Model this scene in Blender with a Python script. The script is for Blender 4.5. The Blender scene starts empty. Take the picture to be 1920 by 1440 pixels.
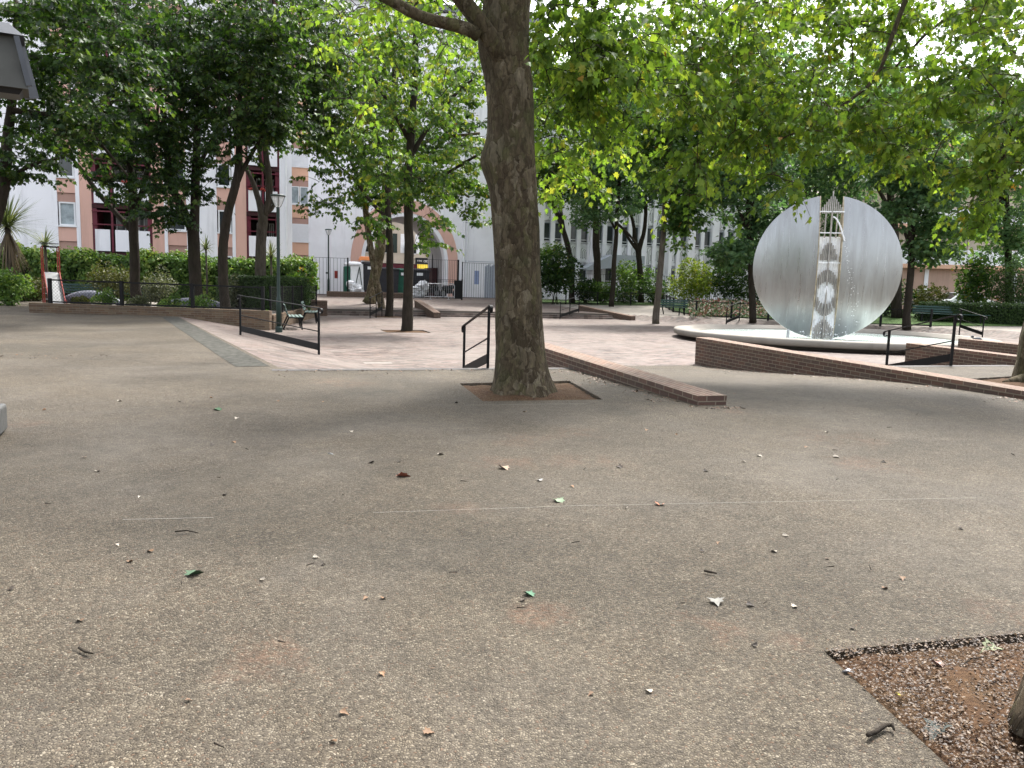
import bpy, math, random
import numpy as np
from mathutils import Vector, Matrix, noise
random.seed(7); rng = np.random.default_rng(7)
R = math.radians
C = bpy.context.scene.collection
sc = bpy.context.scene

# ------------------------------------------------------------------ camera
F, TH, RO, HC = 1480.0, math.atan(185/1480), 0.028, 1.35
fw = Vector((0, math.cos(TH), -math.sin(TH)))
r0 = Vector((1, 0, 0)); u0 = Vector((0, math.sin(TH), math.cos(TH)))
ri = r0*math.cos(RO) + u0*math.sin(RO)
up = -r0*math.sin(RO) + u0*math.cos(RO)
EYE = Vector((0, 0, HC))
cam = bpy.data.cameras.new('camera'); co = bpy.data.objects.new('camera', cam); C.objects.link(co)
M = Matrix.Identity(4)
for k, v in enumerate((ri, up, -fw)):
    for j in range(3): M[j][k] = v[j]
M.translation = EYE
co.matrix_world = M
cam.sensor_fit = 'HORIZONTAL'; cam.sensor_width = 36; cam.lens = 36*F/1920
cam.clip_start = 0.05; cam.clip_end = 3000
sc.camera = co

def ray(px, py): return fw*F + ri*(px-960) - up*(py-720)
def at(px, py, Y):
    """the point at ground distance Y that projects to photo pixel px, py"""
    d = ray(px, py); return EYE + d*(Y/d.y)
def gnd(px, py, z=0.0):
    d = ray(px, py); return EYE + d*((z-HC)/d.z)
# the square's own frame, turned 18 degrees: s along the buildings, q across
A18 = R(18); DX, DY = math.cos(A18), math.sin(A18)
def sq(x, y): return (DX*x+DY*y, -DY*x+DX*y)
def xy(s, q): return (DX*s-DY*q, DY*s+DX*q)

# ------------------------------------------------------------------ materials
def nt(name):
    m = bpy.data.materials.new(name); m.use_nodes = True
    t = m.node_tree; t.nodes.clear(); return m, t
class G:
    """tiny node helper"""
    def __init__(s, name):
        s.m, s.t = nt(name); s.o = s.n('ShaderNodeOutputMaterial')
    def n(s, typ, **kw):
        x = s.t.nodes.new(typ)
        for k, v in kw.items(): setattr(x, k, v)
        return x
    def l(s, a, b): s.t.links.new(a, b)
    def val(s, sock, v):
        if hasattr(v, 'is_output') or isinstance(v, bpy.types.NodeSocket): s.l(v, sock)
        else: sock.default_value = v
    def coord(s, kind='Object'): return s.n('ShaderNodeTexCoord').outputs[kind]
    def mapping(s, vec, scale=(1,1,1), rot=(0,0,0), loc=(0,0,0)):
        m = s.n('ShaderNodeMapping'); s.l(vec, m.inputs[0]); m.inputs['Scale'].default_value = scale
        m.inputs['Rotation'].default_value = rot; m.inputs['Location'].default_value = loc; return m.outputs[0]
    def noise(s, vec, scale=5, detail=4, rough=.6, dist=0):
        x = s.n('ShaderNodeTexNoise'); s.l(vec, x.inputs['Vector']); x.inputs['Scale'].default_value = scale
        x.inputs['Detail'].default_value = detail; x.inputs['Roughness'].default_value = rough; x.inputs['Distortion'].default_value = dist
        return x.outputs['Fac']
    def vor(s, vec, scale=5, feature='F1', out='Distance', rnd=1):
        x = s.n('ShaderNodeTexVoronoi', feature=feature); s.l(vec, x.inputs['Vector']); x.inputs['Scale'].default_value = scale
        x.inputs['Randomness'].default_value = rnd; return x.outputs[out]
    def ramp(s, fac, stops, interp='LINEAR'):
        r = s.n('ShaderNodeValToRGB'); s.l(fac, r.inputs[0]); e = r.color_ramp; e.interpolation = interp
        while len(e.elements) < len(stops): e.elements.new(.5)
        for el, (p, c) in zip(e.elements, stops):
            el.position = p; el.color = (*c, 1) if len(c) == 3 else c
        return r.outputs[0]
    def mix(s, fac, a, b, mode='MIX'):
        x = s.n('ShaderNodeMix', data_type='RGBA', blend_type=mode)
        s.val(x.inputs[0], fac)
        for i, v in ((6, a), (7, b)):
            if isinstance(v, tuple): v = (*v, 1) if len(v) == 3 else v
            s.val(x.inputs[i], v)
        return x.outputs[2]
    def math(s, op, a, b=0.0, c=None, clamp=False):
        x = s.n('ShaderNodeMath', operation=op, use_clamp=clamp); s.val(x.inputs[0], a); s.val(x.inputs[1], b)
        if c is not None: s.val(x.inputs[2], c)
        return x.outputs[0]
    def bump(s, h, strength=.5, dist=.01):
        b = s.n('ShaderNodeBump'); s.l(h, b.inputs['Height']); b.inputs['Strength'].default_value = strength
        b.inputs['Distance'].default_value = dist; return b.outputs[0]
    def bsdf(s, color, rough=.7, metal=0., normal=None, spec=.4, **kw):
        p = s.n('ShaderNodeBsdfPrincipled')
        if isinstance(color, tuple): color = (*color, 1) if len(color) == 3 else color
        s.val(p.inputs['Base Color'], color); s.val(p.inputs['Roughness'], rough); s.val(p.inputs['Metallic'], metal)
        p.inputs['Specular IOR Level'].default_value = spec
        if normal is not None: s.l(normal, p.inputs['Normal'])
        for k, v in kw.items(): s.val(p.inputs[k.replace('_', ' ')], v)
        s.l(p.outputs[0], s.o.inputs[0]); s.p = p; return s.m

def simple(name, col, rough=.6, metal=0., var=.15, scale=6., bump=0., bscale=60., spec=.4):
    g = G(name); c = g.coord()
    f = g.noise(c, scale, 5, .65)
    lo = tuple(v*(1-var) for v in col); hi = tuple(min(1, v*(1+var)) for v in col)
    col_ = g.ramp(f, [(.3, lo), (.7, hi)])
    nm = g.bump(g.noise(c, bscale, 3), bump, .01) if bump else None
    return g.bsdf(col_, rough, metal, nm, spec)

def wallpaint(name, col, dirt=.5, streak=True):
    """rendered facade with rain streaks and grime of its own"""
    g = G(name); c = g.coord()
    f1 = g.noise(g.mapping(c, (1.6, 1.6, .16)), 1.0, 6, .7)
    f2 = g.noise(c, .5, 4, .6)
    a = g.mix(g.ramp(f1, [(.52, (0,0,0)), (.8, (1,1,1))]), col, tuple(v*.72 for v in col))
    b = g.mix(g.math('MULTIPLY', g.ramp(f2, [(.45, (0,0,0)), (.75, (1,1,1))]), dirt), a, tuple(v*w for v, w in zip(col, (.62,.6,.58))))
    return g.bsdf(b, .85, 0, g.bump(g.noise(c, 40, 3), .15, .01), .2)

MT = {}
def aggregate():
    g = G('pebble_aggregate'); c = g.coord()
    sc_ = 104
    # slight warp so the stones are not a regular cell pattern
    wv = g.n('ShaderNodeVectorMath', operation='ADD'); nn = g.n('ShaderNodeTexNoise'); g.l(c, nn.inputs['Vector']); nn.inputs['Scale'].default_value = 25; nn.inputs['Detail'].default_value = 1
    ms = g.n('ShaderNodeVectorMath', operation='SCALE'); g.l(nn.outputs['Color'], ms.inputs[0]); ms.inputs['Scale'].default_value = .018
    g.l(c, wv.inputs[0]); g.l(ms.outputs[0], wv.inputs[1]); w = wv.outputs[0]
    vd = g.vor(w, sc_, 'F1', 'Distance'); vc = g.vor(w, sc_, 'F1', 'Color'); ve = g.vor(w, sc_, 'DISTANCE_TO_EDGE', 'Distance')
    sep = g.n('ShaderNodeSeparateColor'); g.l(vc, sep.inputs[0])
    stone = g.ramp(sep.outputs[0], [(0, (.07,.058,.043)), (.3, (.13,.109,.083)), (.55, (.195,.167,.13)), (.8, (.265,.232,.188)), (.96, (.31,.277,.232)), (1, (.40,.365,.315))])
    stone = g.mix(g.ramp(sep.outputs[1], [(.93, (0,0,0)), (.96, (1,1,1))]), stone, (.20,.135,.095))
    gap = g.ramp(ve, [(.03, (0,0,0)), (.16, (1,1,1))])
    base = g.mix(gap, (.082,.066,.05), stone)
    # broad wear: bluish-grey bare patches, olive patches, reddish debris stains
    big = g.noise(c, .55, 6, .62, .6); big2 = g.noise(g.mapping(c, loc=(31, 7, 0)), .32, 5, .6)
    base = g.mix(g.math('MULTIPLY', g.ramp(big, [(.46, (0,0,0)), (.68, (1,1,1))]), .38), base, (.225,.208,.196))
    base = g.mix(g.math('MULTIPLY', g.ramp(big2, [(.45, (0,0,0)), (.6, (1,1,1))]), .32), base, g.mix(1.0, base, (.74,.70,.58), 'MULTIPLY'))
    spots = None
    for (px, py, rr) in [(1000,826,.5),(950,866,.45),(1095,868,.5),(1080,812,.4),(1130,866,.3),(1560,822,.7),(1640,872,.5),(1380,770,.35),(1010,1150,.2),(500,1230,.3),(1890,1150,.25),(640,717,.7),(520,640,1.2),(40,795,.3),(1330,1180,.25),(860,955,.25),(1480,1205,.12)]:
        p = gnd(px, py); dd = g.n('ShaderNodeVectorMath', operation='DISTANCE'); g.l(c, dd.inputs[0]); dd.inputs[1].default_value = (p.x, p.y, 0)
        v = g.math('SUBTRACT', 1.0, g.math('DIVIDE', dd.outputs['Value'], rr), clamp=True); spots = v if spots is None else g.math('MAXIMUM', spots, v)
    dk = None  # dark spots; the left pair puts a shadow area into the paving colour
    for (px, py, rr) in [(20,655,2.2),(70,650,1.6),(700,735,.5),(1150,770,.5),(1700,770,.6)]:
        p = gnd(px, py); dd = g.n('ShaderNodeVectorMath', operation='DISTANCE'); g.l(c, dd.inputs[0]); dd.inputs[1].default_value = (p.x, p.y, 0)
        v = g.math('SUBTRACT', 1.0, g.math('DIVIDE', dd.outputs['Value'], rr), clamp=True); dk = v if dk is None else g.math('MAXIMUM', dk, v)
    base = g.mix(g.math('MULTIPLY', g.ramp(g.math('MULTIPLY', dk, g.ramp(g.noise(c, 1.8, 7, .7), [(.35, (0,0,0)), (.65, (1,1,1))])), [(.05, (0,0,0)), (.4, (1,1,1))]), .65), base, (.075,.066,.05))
    red = g.math('MULTIPLY', g.ramp(g.math('MULTIPLY', g.math('POWER', spots, .6), g.ramp(g.noise(c, 2.6, 9, .8, .8), [(.4, (0,0,0)), (.7, (1,1,1))])), [(.14, (0,0,0)), (.5, (1,1,1))]), g.ramp(g.noise(c, 34, 4, .75), [(.40, (0,0,0)), (.56, (1,1,1))]))
    base = g.mix(g.math('MULTIPLY', red, .42), base, (.27,.14,.09))
    pt_ = g.noise(g.mapping(c, loc=(17, 4, 0)), .42, 7, .68, .5); base = g.mix(1.0, base, g.ramp(pt_, [(.34, (.72,.72,.70)), (.5, (1,1,1)), (.66, (1.22,1.21,1.19))]), 'MULTIPLY')
    vz = g.vor(g.mapping(c, (1, 1, 1), loc=(2, 2, 0)), .33, 'F1', 'Color'); sv = g.n('ShaderNodeSeparateColor'); g.l(vz, sv.inputs[0])
    base = g.mix(g.math('MULTIPLY', g.ramp(g.noise(g.mapping(c, (1, .25, 1), loc=(8, 1, 0)), 1.4, 6, .75), [(.55, (0,0,0)), (.7, (1,1,1))]), .35), base, (.10,.085,.06))
    fine = g.noise(c, 7, 6, .75)
    base = g.mix(1.0, base, g.ramp(fine, [(.3, (.37,.352,.308)), (.7, (.60,.573,.507))]), 'MULTIPLY')
    h = g.math('SUBTRACT', 1.0, g.math('MULTIPLY', vd, 1.3)); h = g.math('MULTIPLY', h, gap)
    h = g.math('ADD', h, g.math('MULTIPLY', sep.outputs[2], .35))
    return g.bsdf(base, .78, 0, g.bump(h, .9, .006), .3)
def brick_floor():
    g = G('plaza_brick'); c = g.coord()
    m = g.mapping(c, rot=(0, 0, -A18))
    b = g.n('ShaderNodeTexBrick', offset=.5); g.l(m, b.inputs['Vector'])
    b.inputs['Scale'].default_value = 1; b.inputs['Brick Width'].default_value = .23; b.inputs['Row Height'].default_value = .115
    b.inputs['Mortar Size'].default_value = .006; b.inputs['Mortar Smooth'].default_value = .3; b.inputs['Bias'].default_value = 0
    b.inputs['Color1'].default_value = (0,0,0,1); b.inputs['Color2'].default_value = (1,1,1,1); b.inputs['Mortar'].default_value = (.5,.5,.5,1)
    col = g.ramp(b.outputs['Color'], [(0, (.026,.02,.017)), (.25, (.066,.044,.036)), (.5, (.10,.069,.056)), (.75, (.15,.117,.10)), (1, (.072,.061,.057))])
    strk = g.noise(g.mapping(m, (.55, 3.4, 1)), 1.0, 5, .7); col = g.mix(1.0, col, g.ramp(strk, [(.32, (.66,.64,.64)), (.5, (1,1,1)), (.68, (1.3,1.3,1.28))]), 'MULTIPLY')
    big = g.noise(c, .35, 5, .65); col = g.mix(g.math('MULTIPLY', g.ramp(big, [(.4, (0,0,0)), (.65, (1,1,1))]), .6), col, (.155,.132,.114))
    b2 = g.noise(g.mapping(c, loc=(9, 2, 0)), .8, 6, .7); col = g.mix(g.math('MULTIPLY', g.ramp(b2, [(.5, (0,0,0)), (.7, (1,1,1))]), .55), col, (.20,.15,.135))
    col = g.mix(b.outputs['Fac'], col, (.09,.078,.066))
    h = g.math('ADD', g.math('MULTIPLY', b.outputs['Fac'], -1.0), g.math('MULTIPLY', g.noise(c, 30, 3), .6))
    return g.bsdf(col, .75, 0, g.bump(h, .5, .006), .3)
def brick_wall(name, tone=1.0, pale=False):
    """courses follow the UVs: u along the wall, v below its top"""
    g = G(name); c = g.coord('UV'); w = g.coord()
    b = g.n('ShaderNodeTexBrick', offset=.5); g.l(c, b.inputs['Vector'])
    b.inputs['Scale'].default_value = 1; b.inputs['Brick Width'].default_value = .235; b.inputs['Row Height'].default_value = .072
    b.inputs['Mortar Size'].default_value = .008; b.inputs['Mortar Smooth'].default_value = .3; b.inputs['Bias'].default_value = 0
    b.inputs['Color1'].default_value = (0,0,0,1); b.inputs['Color2'].default_value = (1,1,1,1); b.inputs['Mortar'].default_value = (.5,.5,.5,1)
    t = tone
    if pale: st = [(0, (.20*t,.12*t,.075*t)), (.4, (.30*t,.18*t,.105*t)), (.7, (.36*t,.26*t,.16*t)), (1, (.24*t,.16*t,.11*t))]
    else: st = [(0, (.10*t,.055*t,.045*t)), (.3, (.17*t,.085*t,.062*t)), (.55, (.13*t,.085*t,.07*t)), (.8, (.21*t,.105*t,.072*t)), (1, (.15*t,.11*t,.09*t))]
    col = g.ramp(b.outputs['Color'], st)
    col = g.mix(g.math('MULTIPLY', g.ramp(g.noise(w, 3, 6, .7), [(.45, (0,0,0)), (.7, (1,1,1))]), .5), col, (.10*t,.085*t,.065*t))
    col = g.mix(g.math('MULTIPLY', g.noise(w, 26, 3), .35), col, (.26*t,.20*t,.16*t))
    col = g.mix(b.outputs['Fac'], col, (.33*t,.27*t,.20*t))
    h = g.math('ADD', g.math('MULTIPLY', b.outputs['Fac'], -1.2), g.math('MULTIPLY', g.noise(w, 60, 4), .7))
    return g.bsdf(col, .85, 0, g.bump(h, .7, .008), .25)
def plane_bark(name='plane_bark', dark=1.0):
    """flaking plates: each plate takes a colour of its own, pale and olive where the old bark has dropped"""
    g = G(name); c = g.coord(); k = dark
    nn = g.n('ShaderNodeTexNoise'); g.l(c, nn.inputs['Vector']); nn.inputs['Scale'].default_value = 6; nn.inputs['Detail'].default_value = 5
    ms = g.n('ShaderNodeVectorMath', operation='SCALE'); g.l(nn.outputs['Color'], ms.inputs[0]); ms.inputs['Scale'].default_value = .16
    wv = g.n('ShaderNodeVectorMath', operation='ADD'); g.l(g.mapping(c, (1, 1, .45)), wv.inputs[0]); g.l(ms.outputs[0], wv.inputs[1]); w = wv.outputs[0]
    def cellv(sc_): 
        sp = g.n('ShaderNodeSeparateColor'); g.l(g.vor(w, sc_, 'F1', 'Color'), sp.inputs[0]); return sp.outputs[0]
    a, b = cellv(11), cellv(26)
    pal = [(0, (.050*k,.037*k,.023*k)), (.35, (.078*k,.058*k,.036*k)), (.55, (.105*k,.081*k,.050*k)), (.7, (.098*k,.088*k,.042*k)), (.82, (.155*k,.125*k,.083*k)), (.93, (.225*k,.19*k,.135*k))]
    col = g.mix(.45, g.ramp(a, pal, 'CONSTANT'), g.ramp(b, pal, 'CONSTANT'))
    n2 = g.noise(g.mapping(c, (1, 1, .35), loc=(3, 1, 8)), 2.2, 6, .65, .6); n3 = g.noise(g.mapping(c, (1.5, 1.5, .4)), 26, 6, .75)
    col = g.mix(g.math('MULTIPLY', g.ramp(n2, [(.45, (0,0,0)), (.62, (1,1,1))]), .65), col, (.048*k,.040*k,.022*k))
    col = g.mix(g.math('MULTIPLY', g.ramp(g.noise(g.mapping(c, loc=(7, 2, 1)), 1.6, 5, .6), [(.52, (0,0,0)), (.7, (1,1,1))]), .5), col, (.075*k,.082*k,.034*k))
    col = g.mix(1.0, col, g.ramp(n3, [(.3, (.55,.55,.55)), (.7, (1.3,1.3,1.3))]), 'MULTIPLY')
    e = g.ramp(g.vor(w, 11, 'DISTANCE_TO_EDGE'), [(0, (0,0,0)), (.1, (1,1,1))])
    h = g.math('ADD', g.math('MULTIPLY', e, .5), g.math('ADD', n3, g.math('MULTIPLY', a, .6)))
    return g.bsdf(col, .9, 0, g.bump(h, .9, .016), .15)
def bark(name, col):
    g = G(name); c = g.coord()
    n1 = g.noise(g.mapping(c, (1, 1, .25)), 12, 6, .7); n2 = g.noise(c, 2.2, 5, .6)
    a = g.ramp(n1, [(.3, tuple(v*.5 for v in col)), (.7, tuple(v*1.35 for v in col))])
    a = g.mix(g.math('MULTIPLY', g.ramp(n2, [(.5, (0,0,0)), (.7, (1,1,1))]), .5), a, (col[0]*.8, col[1]*1.0, col[2]*.6))
    return g.bsdf(a, .9, 0, g.bump(n1, .8, .02), .15)
def leafmat(name, stops, trans=.45, tint=(1.25, 1.35, .55)):
    """leaf colour varies from leaf to leaf by the face attribute 'tint'; light passes through the blade"""
    g = G(name)
    at_ = g.n('ShaderNodeAttribute', attribute_name='tint')
    col = g.ramp(at_.outputs['Fac'], stops)
    d = g.n('ShaderNodeBsdfPrincipled'); g.l(col, d.inputs['Base Color']); d.inputs['Roughness'].default_value = .5; d.inputs['Specular IOR Level'].default_value = .3
    t = g.n('ShaderNodeBsdfTranslucent'); g.l(g.mix(1.0, col, tint, 'MULTIPLY'), t.inputs['Color'])
    mx = g.n('ShaderNodeMixShader'); mx.inputs[0].default_value = trans
    g.l(d.outputs[0], mx.inputs[1]); g.l(t.outputs[0], mx.inputs[2]); g.l(mx.outputs[0], g.o.inputs[0])
    return g.m
def soilmat():
    g = G('soil_litter'); c = g.coord()
    n = g.noise(c, 38, 7, .75, .8); n2 = g.noise(c, 3, 4, .6); v = g.vor(g.mapping(c, (1, 2.2, 1)), 46, 'F1', 'Color')
    sp = g.n('ShaderNodeSeparateColor'); g.l(v, sp.inputs[0])
    a = g.ramp(n, [(.3, (.022,.012,.007)), (.48, (.06,.033,.018)), (.6, (.10,.057,.03)), (.75, (.155,.092,.048))])
    a = g.mix(g.ramp(sp.outputs[0], [(.72, (0,0,0)), (.76, (.8,.8,.8))]), a, (.095,.055,.03))
    a = g.mix(g.math('MULTIPLY', g.ramp(n2, [(.45, (0,0,0)), (.65, (1,1,1))]), .4), a, (.08,.056,.03))
    return g.bsdf(a, .95, 0, g.bump(g.math('ADD', n, sp.outputs[1]), .9, .012), .15)
def grassmat():
    g = G('lawn_grass'); c = g.coord()
    a = g.ramp(g.noise(c, 14, 6, .8), [(.3, (.025,.05,.012)), (.6, (.06,.11,.025)), (.8, (.11,.16,.05))])
    return g.bsdf(a, .9, 0, g.bump(g.noise(c, 60, 3), 1., .03), .2)
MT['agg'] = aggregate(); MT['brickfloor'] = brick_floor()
MT['brick'] = brick_wall('dark_brick', .55); MT['brickcap'] = brick_wall('brick_coping', .8); MT['brickpale'] = brick_wall('ochre_brick', .46, True)
MT['planebark'] = plane_bark('plane_bark', .86); MT['barkdark'] = bark('dark_bark', (.030,.024,.018)); MT['barkgrey'] = bark('grey_bark', (.085,.072,.058)); MT['barkpale'] = plane_bark('pale_plane_bark', 1.35)
MT['soil'] = soilmat(); MT['lawn'] = grassmat()
MT['slate'] = simple('slate_sett', (.055,.054,.047), .95, 0, .55, 7, .8, 18, .1)
MT['darksett'] = simple('dark_sett', (.06,.054,.05), .8, 0, .5, 9, .6, 30)
MT['joint'] = simple('joint_mortar', (.22,.205,.18), .9, 0, .2)
MT['jointdark'] = simple('open_joint', (.045,.04,.034), .95, 0, .3)
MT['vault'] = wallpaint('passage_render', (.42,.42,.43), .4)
MT['path'] = simple('park_path', (.21,.187,.16), .9, 0, .25, 2, .5, 50)
MT['asphalt'] = simple('street_asphalt', (.075,.075,.078), .85, 0, .2, 3, .4, 40)
MT['black'] = simple('black_paint', (.004,.004,.0045), .6, 0, .3, 9, .2, 40, .25)
MT['greenpaint'] = simple('dark_green_paint', (.004,.020,.014), .5, 0, .25, 7, .15, 40, .5)
MT['slat'] = simple('green_grey_slat', (.11,.155,.14), .55, 0, .25, 12, .3, 40)
MT['slatdark'] = simple('dark_green_slat', (.018,.055,.045), .5, 0, .25, 12, .3, 40)
MT['white'] = simple('white_paint', (.78,.79,.80), .5, 0, .05)
MT['pvc'] = simple('white_frame', (.76,.77,.78), .4, 0, .04)
MT['winglass'] = simple('dark_glass', (.028,.034,.038), .12, 0, .5, .7, 0, 1, .6)
MT['curtain'] = simple('net_curtain', (.30,.35,.37), .35, 0, .35, 3)
MT['shutter'] = simple('roller_shutter', (.74,.75,.77), .5, 0, .03)
MT['wallwhite'] = wallpaint('white_render', (.87,.87,.90), .2)
MT['wallwhiteb'] = wallpaint('white_render_arch', (.87,.87,.90), .3)
MT['wallpink'] = wallpaint('pink_render', (.70,.44,.36), .2)
MT['wallpinkdark'] = wallpaint('dusky_pink_render', (.45,.285,.235), .25)
MT['wallpeach'] = wallpaint('peach_render', (.72,.44,.31), .25)
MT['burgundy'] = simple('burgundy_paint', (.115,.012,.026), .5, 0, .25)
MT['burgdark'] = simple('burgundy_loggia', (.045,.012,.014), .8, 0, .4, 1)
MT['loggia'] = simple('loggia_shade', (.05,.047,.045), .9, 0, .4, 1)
MT['column'] = wallpaint('white_column', (.88,.88,.92), .1)
MT['greypanel'] = simple('grey_panel', (.38,.41,.46), .6, 0, .08)
MT['stone'] = wallpaint('pale_basin_stone', (.27,.25,.22), .9)
MT['granite'] = simple('granite', (.075,.075,.072), .7, 0, .3, 20, .3, 80)
MT['hauss'] = wallpaint('limestone', (.50,.44,.36), .5)
MT['roofzinc'] = simple('zinc', (.17,.18,.20), .5, .2, .15)
MT['kiosk'] = simple('kiosk_metal', (.05,.05,.043), .55, .0, .25, 3, .1, 20)
MT['kioskcap'] = simple('kiosk_zinc', (.065,.07,.08), .5, .3, .2)
MT['red'] = simple('red_paint', (.26,.03,.02), .5, 0, .15)
MT['steelbright'] = simple('slide_steel', (.45,.46,.47), .3, .9, .12, 5)
MT['galv'] = simple('galvanised', (.42,.43,.44), .45, .6, .15)
MT['binblack'] = simple('bin_plastic', (.022,.022,.028), .5, 0, .3, 4)
MT['bingreen'] = simple('bin_green', (.012,.095,.06), .5, 0, .2)
MT['bag'] = simple('white_bag', (.72,.73,.75), .5, 0, .12, 8, .8, 14)
MT['yellow'] = simple('yellow_sign', (.80,.56,.02), .5, 0, .06)
MT['orange'] = simple('orange_lid', (.75,.25,.08), .5, 0, .1)
MT['signblack'] = simple('sign_black', (.012,.013,.016), .4, 0, .2)
MT['carwhite'] = simple('car_white', (.72,.73,.75), .25, 0, .03, 2, 0, 1, .6)
MT['cargrey'] = simple('car_grey', (.16,.18,.20), .25, .3, .05, 2, 0, 1, .6)
MT['rubber'] = simple('tyre_rubber', (.016,.016,.017), .8, 0, .2)
MT['terracotta'] = wallpaint('pink_stone_blocks', (.50,.34,.27), .3)
MT['mosaic'] = simple('mosaic_black_white', (.11,.115,.14), .5, 0, 1.0, 26)
MT['pigeon'] = simple('pigeon_feather', (.05,.052,.06), .7, 0, .5, 30)
# ------------------------------------------------------------------ mesh builder
class MB:
    def __init__(s): s.v = []; s.f = []; s.mi = []; s.uv = None
    def add(s, vs, fs, mi=0, mat=None):
        o = len(s.v)
        for p in vs:
            p = Vector(p)
            s.v.append(mat @ p if mat is not None else p)
        for f in fs: s.f.append([i+o for i in f]); s.mi.append(mi)
    def box(s, c, size, mi=0, rz=0, mat=None, taper=1.0):
        x, y, z = (v/2 for v in size); t = taper
        vs = [(-x,-y,-z),(x,-y,-z),(x,y,-z),(-x,y,-z),(-x*t,-y*t,z),(x*t,-y*t,z),(x*t,y*t,z),(-x*t,y*t,z)]
        m = Matrix.Translation(c) @ Matrix.Rotation(rz, 4, 'Z')
        if mat is not None: m = Matrix.Translation(c) @ mat
        s.add(vs, [(0,3,2,1),(4,5,6,7),(0,1,5,4),(1,2,6,5),(2,3,7,6),(3,0,4,7)], mi, m)
    def b2(s, x0, x1, y0, y1, z0, z1, mi=0): s.box(((x0+x1)/2,(y0+y1)/2,(z0+z1)/2), (x1-x0,y1-y0,z1-z0), mi)
    def bar(s, p, q, w, h, mi=0):
        """flat bar from p to q, w wide sideways, h tall"""
        p = Vector(p); q = Vector(q); d = (q-p); L = d.length; d.normalize()
        sd = d.cross(Vector((0,0,1)))
        if sd.length < .01: sd = Vector((1,0,0))
        sd.normalize(); u = sd.cross(d)
        m = Matrix.Identity(4)
        for k, v in enumerate((d, sd, u)):
            for j in range(3): m[j][k] = v[j]
        m.translation = (p+q)/2
        s.add([Vector((a*L/2, b*w/2, c*h/2)) for c in (-1,1) for a, b in ((-1,-1),(1,-1),(1,1),(-1,1))], [(0,3,2,1),(4,5,6,7),(0,1,5,4),(1,2,6,5),(2,3,7,6),(3,0,4,7)], mi, m)
    def tube(s, pts, rad, n=8, mi=0, cap=True, wob=0):
        pts = [Vector(p) for p in pts]
        if not hasattr(rad, '__len__'): rad = [rad]*len(pts)
        o = len(s.v); ref = None
        for i, p in enumerate(pts):
            d = (pts[min(i+1, len(pts)-1)] - pts[max(i-1, 0)])
            if d.length < 1e-9: d = Vector((0,0,1))
            d.normalize()
            if ref is None: ref = Vector((1,0,0)) if abs(d.x) < .9 else Vector((0,1,0))
            a = (ref - d*ref.dot(d)).normalized(); ref = a; b = d.cross(a)
            for k in range(n):
                t = 2*math.pi*k/n; r = rad[i]
                if wob: r *= 1 + wob*noise.noise(p*1.3 + Vector((math.cos(t), math.sin(t), 0))*1.2)
                s.v.append(p + a*(math.cos(t)*r) + b*(math.sin(t)*r))
        for i in range(len(pts)-1):
            for k in range(n):
                s.f.append([o+i*n+k, o+i*n+(k+1)%n, o+(i+1)*n+(k+1)%n, o+(i+1)*n+k]); s.mi.append(mi)
        if cap:
            s.f.append([o+k for k in range(n)][::-1]); s.mi.append(mi)
            s.f.append([o+(len(pts)-1)*n+k for k in range(n)]); s.mi.append(mi)
    def lathe(s, prof, n=24, c=(0,0,0), mi=0, cap=False, sweep=2*math.pi):
        o = len(s.v); c = Vector(c); m = len(prof); cl = abs(sweep-2*math.pi) < 1e-6; N = n if cl else n+1
        for k in range(N):
            t = sweep*k/n
            for r, z in prof: s.v.append(c + Vector((math.cos(t)*r, math.sin(t)*r, z)))
        for k in range(n):
            k2 = (k+1) % N
            for j in range(m-1):
                s.f.append([o+k*m+j, o+k2*m+j, o+k2*m+j+1, o+k*m+j+1]); s.mi.append(mi)
        if cap:
            for j, rev in ((0, True), (m-1, False)):
                f = [o+k*m+j for k in range(N)]
                s.f.append(f[::-1] if rev else f); s.mi.append(mi)
    def ball(s, c, r, mi=0, n=10, m=6, jit=0):
        c = Vector(c); r = Vector(r) if hasattr(r, '__len__') else Vector((r,r,r)); o = len(s.v)
        s.v.append(c + Vector((0,0,-r.z)))
        for j in range(1, m):
            ph = -math.pi/2 + math.pi*j/m
            for k in range(n):
                t = 2*math.pi*k/n; d = Vector((math.cos(ph)*math.cos(t), math.cos(ph)*math.sin(t), math.sin(ph)))
                q = 1 + (jit*noise.noise(d*2.3 + c*3) if jit else 0)
                s.v.append(c + Vector((d.x*r.x, d.y*r.y, d.z*r.z))*q)
        s.v.append(c + Vector((0,0,r.z))); L = len(s.v)-1
        for k in range(n):
            s.f.append([o, o+1+(k+1)%n, o+1+k]); s.mi.append(mi)
            for j in range(m-2):
                a = o+1+j*n; s.f.append([a+k, a+(k+1)%n, a+n+(k+1)%n, a+n+k]); s.mi.append(mi)
            a = o+1+(m-2)*n; s.f.append([a+k, a+(k+1)%n, L]); s.mi.append(mi)
    def prism(s, poly, z0, z1, mi=0, axis='z', mat=None):
        """extrude a 2-D polygon; axis z: (x,y), axis y: (x,z) from y=z0 to z1"""
        n = len(poly)
        mk = (lambda a, b, t: (a, b, t)) if axis == 'z' else ((lambda a, b, t: (a, t, b)) if axis == 'y' else (lambda a, b, t: (t, a, b)))
        vs = [mk(a, b, z0) for a, b in poly] + [mk(a, b, z1) for a, b in poly]
        s.add(vs, [list(range(n))[::-1], list(range(n, 2*n))] + [[i, (i+1)%n, n+(i+1)%n, n+i] for i in range(n)], mi, mat)
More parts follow.
